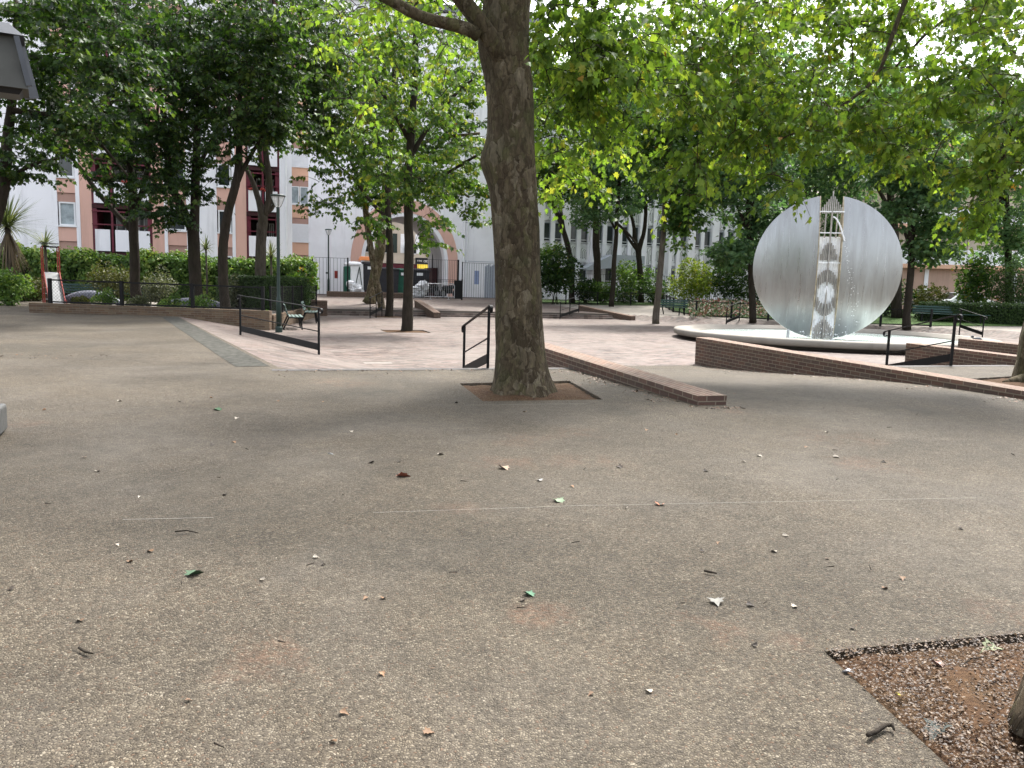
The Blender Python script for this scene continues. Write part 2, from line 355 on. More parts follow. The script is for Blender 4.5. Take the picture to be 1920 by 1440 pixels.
    def build(s, name, mats, parent=None, smooth=False, bevel=0, loc=None, rz=0, fix=True):
        me = bpy.data.meshes.new(name); me.from_pydata([tuple(v) for v in s.v], [], s.f)
        if not isinstance(mats, (list, tuple)): mats = [mats]
        for m in mats: me.materials.append(m)
        me.polygons.foreach_set('material_index', s.mi)
        if fix:
            import bmesh
            b = bmesh.new(); b.from_mesh(me); bmesh.ops.recalc_face_normals(b, faces=b.faces); b.to_mesh(me); b.free()
        if smooth: me.polygons.foreach_set('use_smooth', [True]*len(me.polygons))
        if s.uv:
            u = me.uv_layers.new(name='UVMap')
            for lp in me.loops: u.data[lp.index].uv = s.uv[lp.vertex_index]
        me.update()
        o = bpy.data.objects.new(name, me); C.objects.link(o)
        if parent is not None: o.parent = parent
        if loc is not None: o.location = loc
        o.rotation_euler.z = rz
        if bevel:
            md = o.modifiers.new('bevel', 'BEVEL'); md.width = bevel; md.segments = 2; md.limit_method = 'ANGLE'; md.angle_limit = R(40)
        return o
def tag(o, label=None, cat=None, group=None, kind=None):
    for k, v in (('label', label), ('category', cat), ('group', group), ('kind', kind)):
        if v: o[k] = v
    return o
def thing(name, label, cat, loc=(0,0,0), rz=0, group=None):
    o = bpy.data.objects.new(name, None); C.objects.link(o); o.empty_display_size = .2
    o.location = loc; o.rotation_euler = (0, 0, rz)
    return tag(o, label, cat, group)
def kids(o): return [c for c in bpy.data.objects if c.parent is o]
def dup(root, loc, rz, label=None, group=None):
    r = root.copy(); C.objects.link(r); r.location = loc; r.rotation_euler = (0, 0, rz)
    if label: r['label'] = label
    if group: r['group'] = group
    for ch in kids(root):
        c = ch.copy(); C.objects.link(c); c.parent = r
        for gch in kids(ch):
            d = gch.copy(); C.objects.link(d); d.parent = c
    return r
def P3(s, q, z=0): x, y = xy(s, q); return Vector((x, y, z))

# ------------------------------------------------------------------ terrain
def stair(t, n):  # 0..1 in n risers over unit t
    return 0.0 if t <= 0 else min(1.0, (math.floor(t*n)+1)/n)
def smooth(t): t = min(1, max(0, t)); return t*t*(3-2*t)
def s0(q): return .3 - (q-12.6)*.175
def t2_(s, q): return max(((s-20.4)+(q-39.6))/1.414, s-32.0)
def tfar(s, q): return max(q-40.8, ((s-20.4)+(q-39.6))/1.414, s-32.0)
QE = 12.3
def bed_sd(s, q):
    """positive inside the planted bed behind the left wall"""
    r = (.45+(q-28.3)*.21 - s) if q < 40 else 2.9-s
    return min(q-(30.3-.262*(s+7.2)), s+7.2, r)
def Z(s, q, sc_=None, bed=None):
    sc_ = s if sc_ is None else sc_
    if bed is None: bed = bed_sd(s, q) > 0
    if bed: return 0.0
    if sc_ < 5.15:
        a = min(1, max(0, (s-s0(q))/2.6)); b = stair((q-QE)/1.35, 4); z = -.4*min(a, b)
    elif sc_ < 10.15: z = -.4*smooth((q-8.6)/8.2)
    elif sc_ < 14.95: z = -.4*stair((q-QE)/1.35, 4)
    else: z = -.4*smooth((q-8.6)/8.2)
    t = tfar(s, q)
    if t > 0 and s > 2.9: z += .3*(stair(t/.9, 3) if t > t2_(s, q) + 1e-9 else min(1, t/.9)) + .4*min(1, max(0, (t-1)/14))
    return z
def zw(x, y): return Z(*sq(x, y))
def foot(px, py, z0=0.0):
    """where the photo pixel meets the ground"""
    z = z0
    for _ in range(12):
        p = gnd(px, py, z); z = .5*z + .5*zw(p.x, p.y)
    p = gnd(px, py, z); p.z = zw(p.x, p.y); return p
def clip(poly, fn):
    out = []; n = len(poly); d = [fn(p) for p in poly]
    for i in range(n):
        a, b, da, db = poly[i], poly[(i+1)%n], d[i], d[(i+1)%n]
        if da >= 0: out.append(a)
        if (da > 0) != (db > 0) and abs(da-db) > 1e-12:
            t = da/(da-db); out.append((a[0]+(b[0]-a[0])*t, a[1]+(b[1]-a[1])*t))
    return out if len(out) >= 3 else []
def half(a, b):  # inside = left of a->b
    return lambda p: (b[0]-a[0])*(p[1]-a[1]) - (b[1]-a[1])*(p[0]-a[0])
def ccw(poly):
    ar = sum(poly[i][0]*poly[(i+1)%len(poly)][1]-poly[(i+1)%len(poly)][0]*poly[i][1] for i in range(len(poly)))
    return poly if ar > 0 else poly[::-1]
def subtract(poly, cv):
    rest = []; cur = poly
    for i in range(len(cv)):
        h = half(cv[i], cv[(i+1)%len(cv)])
        o = clip(cur, lambda p: -h(p))
        if o: rest.append(o)
        cur = clip(cur, h)
        if not cur: break
    return rest, cur
def pit_at(pts): return ccw([sq(p.x, p.y) for p in pts])
PITS = {
 'main': pit_at([gnd(862,719), gnd(1068,714), gnd(1130,749), gnd(905,752)]),
 'corner': pit_at([gnd(1545,1221), gnd(1990,1180), gnd(2190,1420), gnd(1815,1470)]),
 'right': pit_at([gnd(1790,712), gnd(1935,703), gnd(2010,718), gnd(1895,728)]),
}
def sqpit(px, py, r):
    p = foot(px, py); s, q = sq(p.x, p.y); return [(s-r,q-r),(s+r,q-r),(s+r,q+r),(s-r,q+r)]
PITS['plaza'] = sqpit(760, 621, .8); PITS['step'] = sqpit(729, 594, .75)

def brick_sd(s, q, cs):
    if cs < 5.15: return min(q-QE, s-s0(q))
    if cs < 10.15: return q-16.2
    if cs < 14.95: return q-QE
    return q-16.2
def build_ground():
    sl = sorted(set([-400,-150,-80,-50,-35,-25,-18,-14,-11,-9,-8,-7,-6,-5,-4,-3.5] + [round(-3+.25*i, 3) for i in range(0, 150)] + [36,38,41,45,50,60,75,100,160,400] + [2.9, 2.904, 5.15, 5.154, 10.15, 10.154, 14.95, 14.954]))
    ql = [-300,-100,-40,-20,-10,-5,0,2,4,6,7,8,8.5,9,9.5,10,10.5,11,11.5,12]
    for k in range(4): ql += [QE+.3375*k-.002, QE+.3375*k+.002]
    ql += [14+.5*i for i in range(54)] + [28.598, 28.602]
    for k in range(3): ql += [40.8+.3*k-.002, 40.8+.3*k+.002]
    ql += [42,43,44,45,46,48,50,52,54,56,58,62,70,85,110,180,400,900]
    ql = sorted(set(ql))
    zones = {'pavement': MB(), 'plaza': MB(), 'soil_bed': MB(), 'path': MB()}
    def put(zone, poly, cs, cq, bed=False):
        mb = zones[zone]; vs = []
        for s, q in poly:
            # risers stay crisp: sample the height just inside this cell
            z = Z(s + (cs-s)*1e-4, q + (cq-q)*1e-4, cs, bed); x, y = xy(s, q); vs.append((x, y, z))
        mb.add(vs, [list(range(len(vs)))])
    pits = list(PITS.values())
    bb = [(min(p[0] for p in c), max(p[0] for p in c), min(p[1] for p in c), max(p[1] for p in c)) for c in pits]
    for i in range(len(sl)-1):
        for j in range(len(ql)-1):
            a, b, c, d = sl[i], sl[i+1], ql[j], ql[j+1]
            cs, cq = (a+b)/2, (c+d)/2
            polys = [[(a,c),(b,c),(b,d),(a,d)]]
            for cv, (x0,x1,y0,y1) in zip(pits, bb):
                if b < x0 or a > x1 or d < y0 or c > y1: continue
                polys = [r for p in polys for r in subtract(p, cv)[0]]
            for p0 in polys:
              bd = clip(p0, lambda v: bed_sd(*v)); rest = clip(p0, lambda v: -bed_sd(*v))
              if bd: put('soil_bed', bd, cs, cq, True)
              for p in ([rest] if rest else []):
                t = tfar(cs, cq)
                if t > .9 and cs > 19 : put('path', p, cs, cq); continue
                if cs < -3 or cq < 12: put('pavement', p, cs, cq); continue
                fn = lambda v: brick_sd(v[0], v[1], cs)
                br = clip(p, fn); ag = clip(p, lambda v: -fn(v))
                if br: put('plaza', br, cs, cq)
                if ag: put('pavement', ag, cs, cq)
    # the cut edges of the paving round each tree pit
    for key, cv in PITS.items():
        zn = zones['pavement' if key in ('main','corner','right') else 'plaza']
        for i in range(len(cv)):
            (a, b), (c, d) = cv[i], cv[(i+1)%len(cv)]
            p, q = P3(a, b, Z(a, b)), P3(c, d, Z(c, d)); dn = Vector((0,0,-.07))
            zn.add([p, q, q+dn, p+dn], [(0,1,2,3)])
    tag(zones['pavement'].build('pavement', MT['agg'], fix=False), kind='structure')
    tag(zones['plaza'].build('plaza', MT['brickfloor'], fix=False), kind='structure')
    tag(zones['soil_bed'].build('playground', MT['path'], fix=False), kind='structure')
    tag(zones['path'].build('path', MT['path'], fix=False), kind='structure')
    # soil in the pits, gently mounded
    for key, cv in PITS.items():
        mb = MB(); n = 26
        g_ = {}
        cx = sum(p[0] for p in cv)/4; cy = sum(p[1] for p in cv)/4
        for i in range(n+1):
            for j in range(n+1):
                u, v = i/n, j/n
                s = (cv[0][0]*(1-u)*(1-v)+cv[1][0]*u*(1-v)+cv[2][0]*u*v+cv[3][0]*(1-u)*v)
                q = (cv[0][1]*(1-u)*(1-v)+cv[1][1]*u*(1-v)+cv[2][1]*u*v+cv[3][1]*(1-u)*v)
                e = min(u, v, 1-u, 1-v)
                p = P3(s, q, Z(cx, cy) - .035 + .05*min(1, e*3) + .016*noise.noise(Vector((s*7, q*7, 0))) + .01*noise.noise(Vector((s*21, q*21, 3))))
                mb.v.append(p)
        for i in range(n):
            for j in range(n):
                mb.f.append([i*(n+1)+j, (i+1)*(n+1)+j, (i+1)*(n+1)+j+1, i*(n+1)+j+1]); mb.mi.append(0)
        tag(mb.build('soil_pit', MT['soil'], smooth=True), kind='structure')
build_ground()

def ribbon(name, pts, w, m, dz=.004, n=40):
    """a strip laid on the ground along a polyline of (s,q)"""
    mb = MB(); P = []
    for i in range(len(pts)-1):
        (a, b), (c, d) = pts[i], pts[i+1]
        for k in range(n): P.append((a+(c-a)*k/n, b+(d-b)*k/n))
    P.append(pts[-1])
    for i, (s, q) in enumerate(P):
        e = P[min(i+1, len(P)-1)]; f = P[max(i-1, 0)]; dx, dy = e[0]-f[0], e[1]-f[1]; L = math.hypot(dx, dy) or 1
        for sg in (1, -1):
            ss, qq = s-dy/L*w/2*sg, q+dx/L*w/2*sg
            mb.v.append(P3(ss, qq, Z(ss, qq)+dz))
    for i in range(len(P)-1): mb.f.append([2*i, 2*i+1, 2*i+3, 2*i+2]); mb.mi.append(0)
    return tag(mb.build(name, m), kind='structure')
ribbon('slate_border', [(s0(12.9)-.32, 12.7), (s0(28)-.30, 28.0)], .5, MT['slate'], .005, 60)
ribbon('brick_edging', [(.2, QE-.13), (5.0, QE-.13)], .24, MT['darksett'], .005)
ribbon('brick_edging', [(10.3, QE-.13), (14.7, QE-.13)], .24, MT['darksett'], .005)
def gs(px, py): p = gnd(px, py); return sq(p.x, p.y)
ribbon('paving_joint', [gs(-60, 668), gs(120, 672), gs(330, 679), gs(512, 685)], .022, MT['jointdark'], .004, 10)
ribbon('paving_joint', [gs(700, 962), gs(1080, 949), gs(1830, 934)], .0045, MT['joint'], .003, 10)
ribbon('paving_joint', [gs(230, 975), gs(400, 971)], .006, MT['joint'], .003, 10)
ribbon('paving_joint', [gs(870, 760), gs(1100, 757)], .008, MT['joint'], .003, 10)
# chalk-white scuff on the plaza
for a, b, w in ((680, 735, .22), (620, 648, .08)):
    ribbon('worn_marking', [sq(*gnd(a, 681 if a > 650 else 659, -.4)[:2]), sq(*gnd(b, 681 if a > 650 else 659, -.4)[:2])], w, MT['joint'], .006, 8)

# ------------------------------------------------------------------ brick walls
def brick_wall_obj(label, A, B, h0, h1, th=.36, mat='brick', g=None, sink=.35, name='brick_wall'):
    """wall from A (top height h0) to B (top h1), both in the square's frame"""
    mb = MB(); mb.uv = []
    n = 24
    def pt(t, side, z):
        return P3(A[0]+(B[0]-A[0])*t + nx*side, A[1]+(B[1]-A[1])*t + ny*side, z)
    L = math.hypot(B[0]-A[0], B[1]-A[1]); nx, ny = (B[1]-A[1])/L, -(B[0]-A[0])/L
    for i in range(n+1):
        t = i/n; top = h0+(h1-h0)*t
        p = pt(t, 0, 0); zb = top-1.0
        base = min(Z(*sq(p.x, p.y)), zw(*pt(t, th, 0)[:2]), zw(*pt(t, -th, 0)[:2]), zw(*pt(t, th*.6, 0)[:2]), zw(*pt(t, -th*.6, 0)[:2])) - sink*.3
        base = min(base, top-.05)
        for side, z, u, v in ((-th/2, base, 0, top-base), (-th/2, top-.066, 0, .066), (-th/2, top-.066, .5, .0), (-th/2, top, .5, .066), (th/2, top, .5, .4), (th/2, top-.066, .5, .45), (th/2, top-.066, 0, .066), (th/2, base, 0, top-base)):
            mb.v.append(pt(t, side*(1.0 if z < top-.03 and u == 0 else 1.04), z)); mb.uv.append((t*L+u, v) if u == 0 else (t*L, v))
    for i in range(n):
        for k in (0, 2, 3, 4, 6):
            a = i*8+k; b = a+8
            mb.f.append([a, a+1, b+1, b]); mb.mi.append(0 if k in (0, 6) else 1)
    for i in (0, n):
        o = len(mb.v); t = i/n; top = h0+(h1-h0)*t; src = [mb.v[i*8+k].copy() for k in (0, 3, 4, 7)]
        mb.v += src; bz = top-src[0].z; mb.uv += [(0, bz), (0, 0), (th, 0), (th, bz)]
        mb.f.append([o, o+1, o+2, o+3]); mb.mi.append(0)
    o = mb.build(name, [MT[mat], MT['brickcap'] if mat == 'brick' else MT[mat]], bevel=.006)
    return tag(o, label, 'wall', g)
G_RW = 'brick ramp walls beside the steps'
brick_wall_obj('low dark brick ramp wall running out from behind the big tree', (5.15, 8.12), (5.15, 14.6), .115, .27, .38, g=G_RW)
brick_wall_obj('long dark brick wall rising toward the round fountain basin', (10.15, 7.0), (10.15, 16.55), .10, .245, .38, g=G_RW)
brick_wall_obj('brick ramp wall behind the handrail right of the fountain, pale lit top', (15.1, 8.6), (15.1, 15.2), .12, .235, .36, g=G_RW)
brick_wall_obj('farthest low brick wall at right, with a dark shaded face', (19.2, 8.6), (19.2, 17.5), .10, .20, .36, g=G_RW)
brick_wall_obj('ochre brick planter wall under the mesh fence at left', (-7.2, 30.3), (.45, 28.3), .33, .255, .34, 'brickpale', name='planter_wall')
brick_wall_obj('low planter kerb behind the green benches', (.45, 28.5), (2.8, 39.7), .1, .1, .2, 'brickpale', name='planter_kerb', sink=1.8)
brick_wall_obj('stepped brick pier at the end of the box hedge', (2.3, 40.3), (3.3, 40.3), .35, .35, .9, 'brick', name='brick_pier')
# ------------------------------------------------------------------ railings
def scroll(mb, p, dirv, r=.055, w=.05):
    """curled end of a handrail, continuing from p along dirv (horizontal), curling down"""
    d = Vector((dirv[0], dirv[1], 0)).normalized(); pts = []
    for k in range(11):
        t = k/10*math.pi*1.35; pts.append(Vector(p) + d*(math.sin(t)*r) + Vector((0,0,(math.cos(t)-1)*r)))
    for a, b in zip(pts, pts[1:]): mb.bar(a, b, w, .016)
def railing(label, A, B, za, zb, H=.98, kick=True, posts=2, scrolls=(1,1), group='black handrails on the steps and ramps', name='railing', w=.05, zbase=None, mat='black'):
    """A, B world xy of the end posts, za, zb ground heights"""
    A = Vector((A[0], A[1], za)); B = Vector((B[0], B[1], zb))
    t = thing(name, label, 'railing', A, 0, group); m = MT[mat]
    V = B-A; up_ = Vector((0,0,1)); dh = Vector((V.x, V.y, 0)).normalized(); sl = V.z/max(.01, Vector((V.x, V.y)).length)
    mb = MB(); e0 = -dh*.10 - up_*sl*.10; e1 = dh*.10 + up_*sl*.10
    mb.bar(up_*H+e0, V+up_*H+e1, w, .02); 
    if scrolls[0]: scroll(mb, up_*H+e0, -dh, w=w)
    if scrolls[1]: scroll(mb, V+up_*H+e1, dh, w=w)
    mb.build('handrail', m, t, bevel=.003)
    for k in range(posts):
        f = k/(posts-1); p = V*f; mb = MB(); mb.bar(p-up_*.25, p+up_*H, .045, .014 if posts > 2 else .04); mb.build('post', m, t)
    mb = MB(); mb.bar(up_*H*.5, V+up_*H*.5, .014, .022); mb.build('mid_rail', m, t)
    if kick:
        mb = MB(); a = up_*.17; b = V+up_*.17; mb.bar(a, b, .012, .15); mb.build('kick_plate', m, t)
    return t
pA, pB = foot(451, 628, -.1), foot(598, 665, -.4)
railing('long black handrail with curled ends sloping down the left ramp', pA, pB, pA.z, pB.z, 1.03)
a, b = xy(3.55, 12.22), xy(3.62, 14.05); railing('short black handrail by the steps left of the big plane tree', a, b, 0, -.4, 1.0)
a, b = xy(13.15, 12.22), xy(13.15, 13.9); railing('black handrail with curled end in front of the fountain basin', a, b, 0, -.4, 1.0)
pA = foot(1050, 596, -.3); pB = foot(1087, 594, -.1); railing('small black three-post handrail left of the far brick ramp', (pA.x, pA.y), (pB.x, pB.y+.8), -.4, -.1, .95, posts=3, scrolls=(0,0))
pA = foot(696, 589.5, -.3); railing('small dark handrail beside the leaning pale tree trunks', (pA.x, pA.y-.3), (pA.x+.35, pA.y+1.0), -.38, -.1, .95, posts=3, scrolls=(0,0))
p1 = at(1801, 600, 37); p2 = at(1845, 600, 35.8); railing('thin handrail in front of the far green bench and clipped hedge', (p1.x, p1.y), (p2.x, p2.y), -.12, -.4, .95)
p1 = at(1362, 600, 41.2); p2 = at(1386, 600, 42.2); railing('black handrail in front of the flower bed', (p1.x, p1.y), (p2.x, p2.y), -.4, -.12, .95, scrolls=(0,0))

# far ramp walls
def wedge(label, A, B, hA, hB, th=.35, mat='brick'): brick_wall_obj(label, A, B, hA, hB, th, mat, G_RW, 1.5)
p1 = at(1187, 600, 44.0); p2 = at(1088, 585, 47.5); wedge('far brick ramp wall between the slim trees and the plaza', sq(p1.x, p1.y), sq(p2.x, p2.y), -.16, .28)
p1 = at(820, 580, 40.0); p2 = at(783, 575, 44.5); wedge('small far brick ramp wall in front of the gate', sq(p1.x, p1.y), sq(p2.x, p2.y), -.12, .38)

# ------------------------------------------------------------------ lamp posts
def lamp(label, px, py, ptop, name='street_lamp', mat='greenpaint', big=True):
    p = foot(px, py, -.2); d = ray(px, ptop); H = (EYE + d*(p.y/d.y)).z - p.z
    t = thing(name, label, 'street lamp', p, 0, 'street lamps in the square'); m = MT[mat]
    hl = .42*H/4.5; h0 = H-hl
    mb = MB(); mb.lathe([(.085,0),(.085,1.05),(.075,1.1),(.055,1.2),(.048,h0-.05),(.06,h0)], 14, cap=True); mb.build('post', m, t, True)
    mb = MB(); mb.box((-.1,0,1.55),(.16,.10,.12)) if not big else mb.lathe([(.115,0),(.115,.16),(.09,.2)], 14, cap=True); mb.build('base' if big else 'bracket', m, t)
    mb = MB(); mb.lathe([(.06,h0),(.10,h0+.04),(.19,h0+hl*.62),(.215,h0+hl*.82)], 18); mb.build('lantern_glass', MT['lampglass'], t, True)
    mb = MB()
    for k in range(4):
        a = k*math.pi/2+.4; mb.tube([(math.cos(a)*r, math.sin(a)*r, z) for r, z in ((.065,h0),(.105,h0+.04),(.195,h0+hl*.62),(.22,h0+hl*.82))], .008, 5)
    mb.build('frame', m, t)
    mb = MB(); mb.lathe([(.20,h0+hl*.80),(.245,h0+hl*.82),(.245,h0+hl*.9),(.17,h0+hl*.97),(.03,h0+hl)], 18, cap=True); mb.build('cap', m, t, True)
    return t
g = G('lamp_glass'); p = g.n('ShaderNodeBsdfPrincipled'); p.inputs['Base Color'].default_value = (.8,.82,.8,1); p.inputs['Roughness'].default_value = .15
tr = g.n('ShaderNodeBsdfTransparent'); mx = g.n('ShaderNodeMixShader'); mx.inputs[0].default_value = .45; g.l(tr.outputs[0], mx.inputs[1]); g.l(p.outputs[0], mx.inputs[2]); g.l(mx.outputs[0], g.o.inputs[0]); MT['lampglass'] = g.m
lamp('tall dark green street lamp beside the left handrail', 523, 623, 364)
lamp('farther green street lamp in front of the white wall', 616, 553.5, 429, big=False)

# ------------------------------------------------------------------ benches
def bench(label, loc, rz, mat='slatdark', L=1.75, group='slatted park benches'):
    t = thing('park_bench', label, 'bench', loc, rz, group); m = MT[mat]
    mb = MB()
    for k in range(4): mb.box((0, -.32+.13*k-.02, .44+.008*abs(k-1.5)), (L, .095, .035))
    mb.build('seat', m, t, bevel=.006)
    mb = MB()
    for k in range(3):
        z = .56+.125*k; mb.box((0, .135+.04*k, z), (L, .03, .095), mat=Matrix.Rotation(-.28, 4, 'X'))
    mb.build('backrest', m, t, bevel=.006)
    for sx in (-1, 1):
        mb = MB(); x = sx*L*.38
        mb.bar((x,-.36,0), (x,-.30,.43), .05, .05); mb.bar((x,.28,0), (x,.08,.44), .05, .05); mb.bar((x,.08,.42), (x,.26,.86), .05, .03); mb.bar((x,-.34,.41), (x,.12,.41), .05, .035)
        mb.build('leg', MT['black'], t)
    return t
p = foot(541, 616, -.4); p = P3(1.35, 29.6, -.4); bench('grey-green slatted bench nearest the left handrail', P3(1.15, 29.3, Z(1.15,29.3)), A18+math.pi/2, 'slat')
bench('grey-green slatted bench behind the nearer bench along the box hedge', P3(2.0, 33.6, -.4), A18-.1+math.pi/2, 'slat')
p = at(1259, 591, 45.2); bench('dark green bench in front of the lawn fence, between slim trunk and fountain', (p.x, p.y, zw(p.x, p.y)), R(-40))
p = at(1781, 600, 42); bench('dark green bench in front of the clipped hedge at right', (p.x, p.y, zw(p.x, p.y)), R(-20), L=3.6)
p = at(66, 550, 37.5); bench('dark green bench left of the playground slide', (p.x, p.y, 0), R(10), L=2.6)
p = at(205, 550, 37); bench('dark green bench behind the mesh fence and mosaic arch', (p.x, p.y, 0), R(8), L=4.6)

# ------------------------------------------------------------------ fences
def posts_fence(label, pts, H, sp, name='mesh_fence', mesh=True, rails=(1.0,), m='black', bars=0, group=None, pw=.05, zfun=None, wires=.11, rw=.018):
    """pts in world xy; posts every sp; diamond mesh or vertical bars between"""
    o = Vector((pts[0][0], pts[0][1], 0)); t = thing(name, label, 'fence', o, 0, group)
    zf = zfun or zw
    post, web, rail = [], MB(), MB()
    for (a, b) in zip(pts, pts[1:]):
        a = Vector((a[0], a[1], 0)); b = Vector((b[0], b[1], 0)); L = (b-a).length; n = max(1, round(L/sp))
        for k in range(n+1):
            p = a+(b-a)*k/n
            if k < n or b.to_tuple()[:2] == tuple(pts[-1][:2]): post.append(p)
            if k < n:
                q = a+(b-a)*(k+1)/n; za, zb = zf(p.x, p.y), zf(q.x, q.y); pa = Vector((p.x, p.y, za))-o; qb = Vector((q.x, q.y, zb))-o
                for h in rails: rail.bar(pa+Vector((0,0,H*h)), qb+Vector((0,0,H*h)), rw, rw*1.2)
                l = L/n
                if mesh:
                    c = int(l/wires); kH = H*.93
                    nz = int(kH/wires)
                    for i in range(-nz, c+1):
                        for sg in (0, 1):
                            t0 = max(0, -i/nz if False else 0); u0_, u1_ = i*wires, i*wires+kH
                            lo, hi = max(u0_, 0), min(u1_, l)
                            if hi <= lo: continue
                            z0_, z1_ = .05+(lo-u0_), .05+(hi-u0_)
                            if sg: lo, hi = l-lo, l-hi
                            A_ = pa+(qb-pa)*(lo/l)+Vector((0,0,z0_)); B_ = pa+(qb-pa)*(hi/l)+Vector((0,0,z1_))
                            web.bar(A_, B_, .004, .005)
                if bars:
                    c = round(l/bars)
                    for i in range(1, c):
                        A_ = pa+(qb-pa)*(i/c); web.bar(A_+Vector((0,0,.08)), A_+Vector((0,0,H-.02)), .018, .018)
    rail.build('rail', MT[m], t)
    if web.v: web.build('mesh' if mesh else 'bars', MT[m], t, fix=False)
    for p in post:
        mb = MB(); z = zf(p.x, p.y); mb.bar(p-o+Vector((0,0,z-.1)), p-o+Vector((0,0,z+H+.05)), pw, pw); mb.build('post', MT[m], t)
    return t
# on the planter wall
wA, wB = P3(-6.6, 30.14, 0), P3(.2, 28.38, 0)
def topz(x, y):
    s, q = sq(x, y); f = (s+7.2)/7.65; return .33+(.255-.33)*f
posts_fence('black diamond mesh fence standing on the ochre planter wall', [wA[:2], wB[:2]], .78, 2.35, rails=(.06, 1.0), zfun=topz, pw=.1, rw=.042)
kA, kB = P3(.45, 28.6), P3(2.75, 39.5)
posts_fence('black mesh fence receding behind the green benches', [kA[:2], kB[:2]], .95, 2.3, rails=(.06, 1.0), zfun=lambda x, y: .1, pw=.06, wires=.14)
# round the lawn and flower bed
lf = [at(1000, 574, 54.5), at(1120, 576, 55.5), at(1243, 578, 56.0)]
lf2 = [at(1243, 578, 55.5), at(1262, 585, 48.2), at(1305, 593, 44.2), at(1440, 600, 41.8), at(1560, 603, 40.0), at(1745, 606, 38.6)]
posts_fence('low black fence along the shaded lawn', [p[:2] for p in lf], .85, 3.0, rails=(.1, 1.0), wires=.2, pw=.085, group='low park fences', rw=.032)
posts_fence('low black fence curving round the flower bed behind the fountain', [p[:2] for p in lf2], .82, 2.6, rails=(.1, 1.0), wires=.2, pw=.085, group='low park fences', rw=.032)
f3 = [at(1095, 552, 62), at(1240, 556, 62.5), at(1420, 560, 63)]
posts_fence('tall thin black fence in front of the columned building', [p[:2] for p in f3], 2.1, 4.0, mesh=False, rails=(.1, 1.0), bars=.16, pw=.06)
# tall barred fence and gate at the back
def q_at(px, q): # world point on line q=const at pixel column px (approximately level)
    d = ray(px, 555); a = d.x/d.y   # x = a*y
    y = q/(-DY*a+DX); return Vector((a*y, y, 0))
QF = 55.0
posts_fence('tall barred fence in front of the white wall left of the bins', [q_at(586, QF)[:2], q_at(652, QF)[:2]], 2.55, 3.4, mesh=False, rails=(.04, 1.0), bars=.24, pw=.09, name='barred_fence', zfun=lambda x, y: .3)
posts_fence('tall barred fence right of the gate, before grey panels', [q_at(866, QF)[:2], q_at(1012, QF)[:2]], 2.55, 3.2, mesh=False, rails=(.04, 1.0), bars=.17, pw=.07, name='barred_fence', zfun=lambda x, y: .3)
t = posts_fence('wide black barred gate in front of the archway', [q_at(770, QF+.4)[:2], q_at(858, QF+.4)[:2]], 2.7, 3.8, mesh=False, rails=(.03, .45, 1.0), bars=.13, pw=.13, name='metal_gate', zfun=lambda x, y: .3); t['category'] = 'gate'
t = posts_fence('low black gate leaf before the archway, left of the white wall', [q_at(772, QF-1.4)[:2], q_at(866, QF-1.4)[:2]], 1.35, 3.4, mesh=False, rails=(.05, 1.0), bars=.22, pw=.1, name='gate_leaf', zfun=lambda x, y: .26); t['category'] = 'gate'
mb = MB(); a, b = q_at(851, QF-1.5), q_at(866, QF-1.5); o_ = t.location; mb.bar(a-o_+Vector((0,0,.95)), b-o_+Vector((0,0,.95)), .04, 1.25)
mb.build('side_panel', MT['black'], t)
brick_wall_obj('low dark brick kerb under the tall fence left of the pale trunks', (sq(*q_at(612, QF)[:2])[0], QF-.4), (sq(*q_at(770, QF)[:2])[0], QF-.4), .62, .62, .4, name='brick_kerb')

# crowd barrier
a, b = q_at(796, 53.0), q_at(852, 53.0); L = (b-a).length
t = thing('crowd_barrier', 'grey steel crowd barrier standing in front of the black gate', 'barrier', (a.x, a.y, .24), A18)
mb = MB(); mb.tube([(0,0,.12),(0,0,.98),(.06,0,1.08),(L-.06,0,1.08),(L,0,.98),(L,0,.12)], .022, 6); mb.tube([(0,0,.2),(L,0,.2)], .018, 6); mb.build('frame', MT['galv'], t)
mb = MB(); n = 15
for k in range(1, n): mb.tube([(L*k/n,0,.2),(L*k/n,0,1.07)], .009, 4)
mb.build('bars', MT['galv'], t)
for x in (L*.2, L*.8):
    mb = MB(); mb.bar((x,-.35,.02),(x,.35,.02),.05,.02); mb.bar((x,0,.02),(x,0,.2),.03,.03); mb.build('foot', MT['galv'], t)

# bins and sacks
def wheelie(label, px, q, w, d, h, mat, lid=None, z=.3, rz=A18, lidmat=None):
    p = q_at(px, q); t = thing('wheelie_bin', label, 'bin', (p.x, p.y, z), rz, 'bins behind the fence')
    mb = MB(); mb.box((0,0,h*.52),(w*.86,d*.86,h*.86), taper=1.13)
    for zz in (.3, .55, .8): mb.box((0,-d*.46*(.88+.13*zz),h*zz),(w*.9,.04,.05))
    mb.build('body', MT[mat], t, bevel=.02)
    mb = MB(); mb.box((0,-.02,h*.97),(w*1.04,d*1.06,.07)); mb.ball((0,.02,h*.99),(w*.48,d*.46,.12), n=14); mb.build('lid', MT[lidmat or mat], t, bevel=.02)
    for sx in (-1, 1):
        mb = MB(); mb.lathe([(0,-.03),(.09,-.03),(.1,0),(.09,.03),(0,.03)], 12); o = mb.build('wheel', MT['rubber'], t, True); o.rotation_euler = (0, R(90), 0); o.location = (sx*w*.4, -d*.3, .1)
    mb = MB(); mb.box((w*.05,-d*.53,h*.83),(w*.26,.012,.2)); mb.build('sticker', MT['white'], t)
    return t
wheelie('large black wheelie bin left of the pale tree trunks', 690, 57.2, 1.35, 1.0, 2.15, 'binblack', z=.5)
wheelie('black container bin behind the middle trunks', 727, 57.4, 1.5, 1.0, 2.0, 'binblack', z=.3)
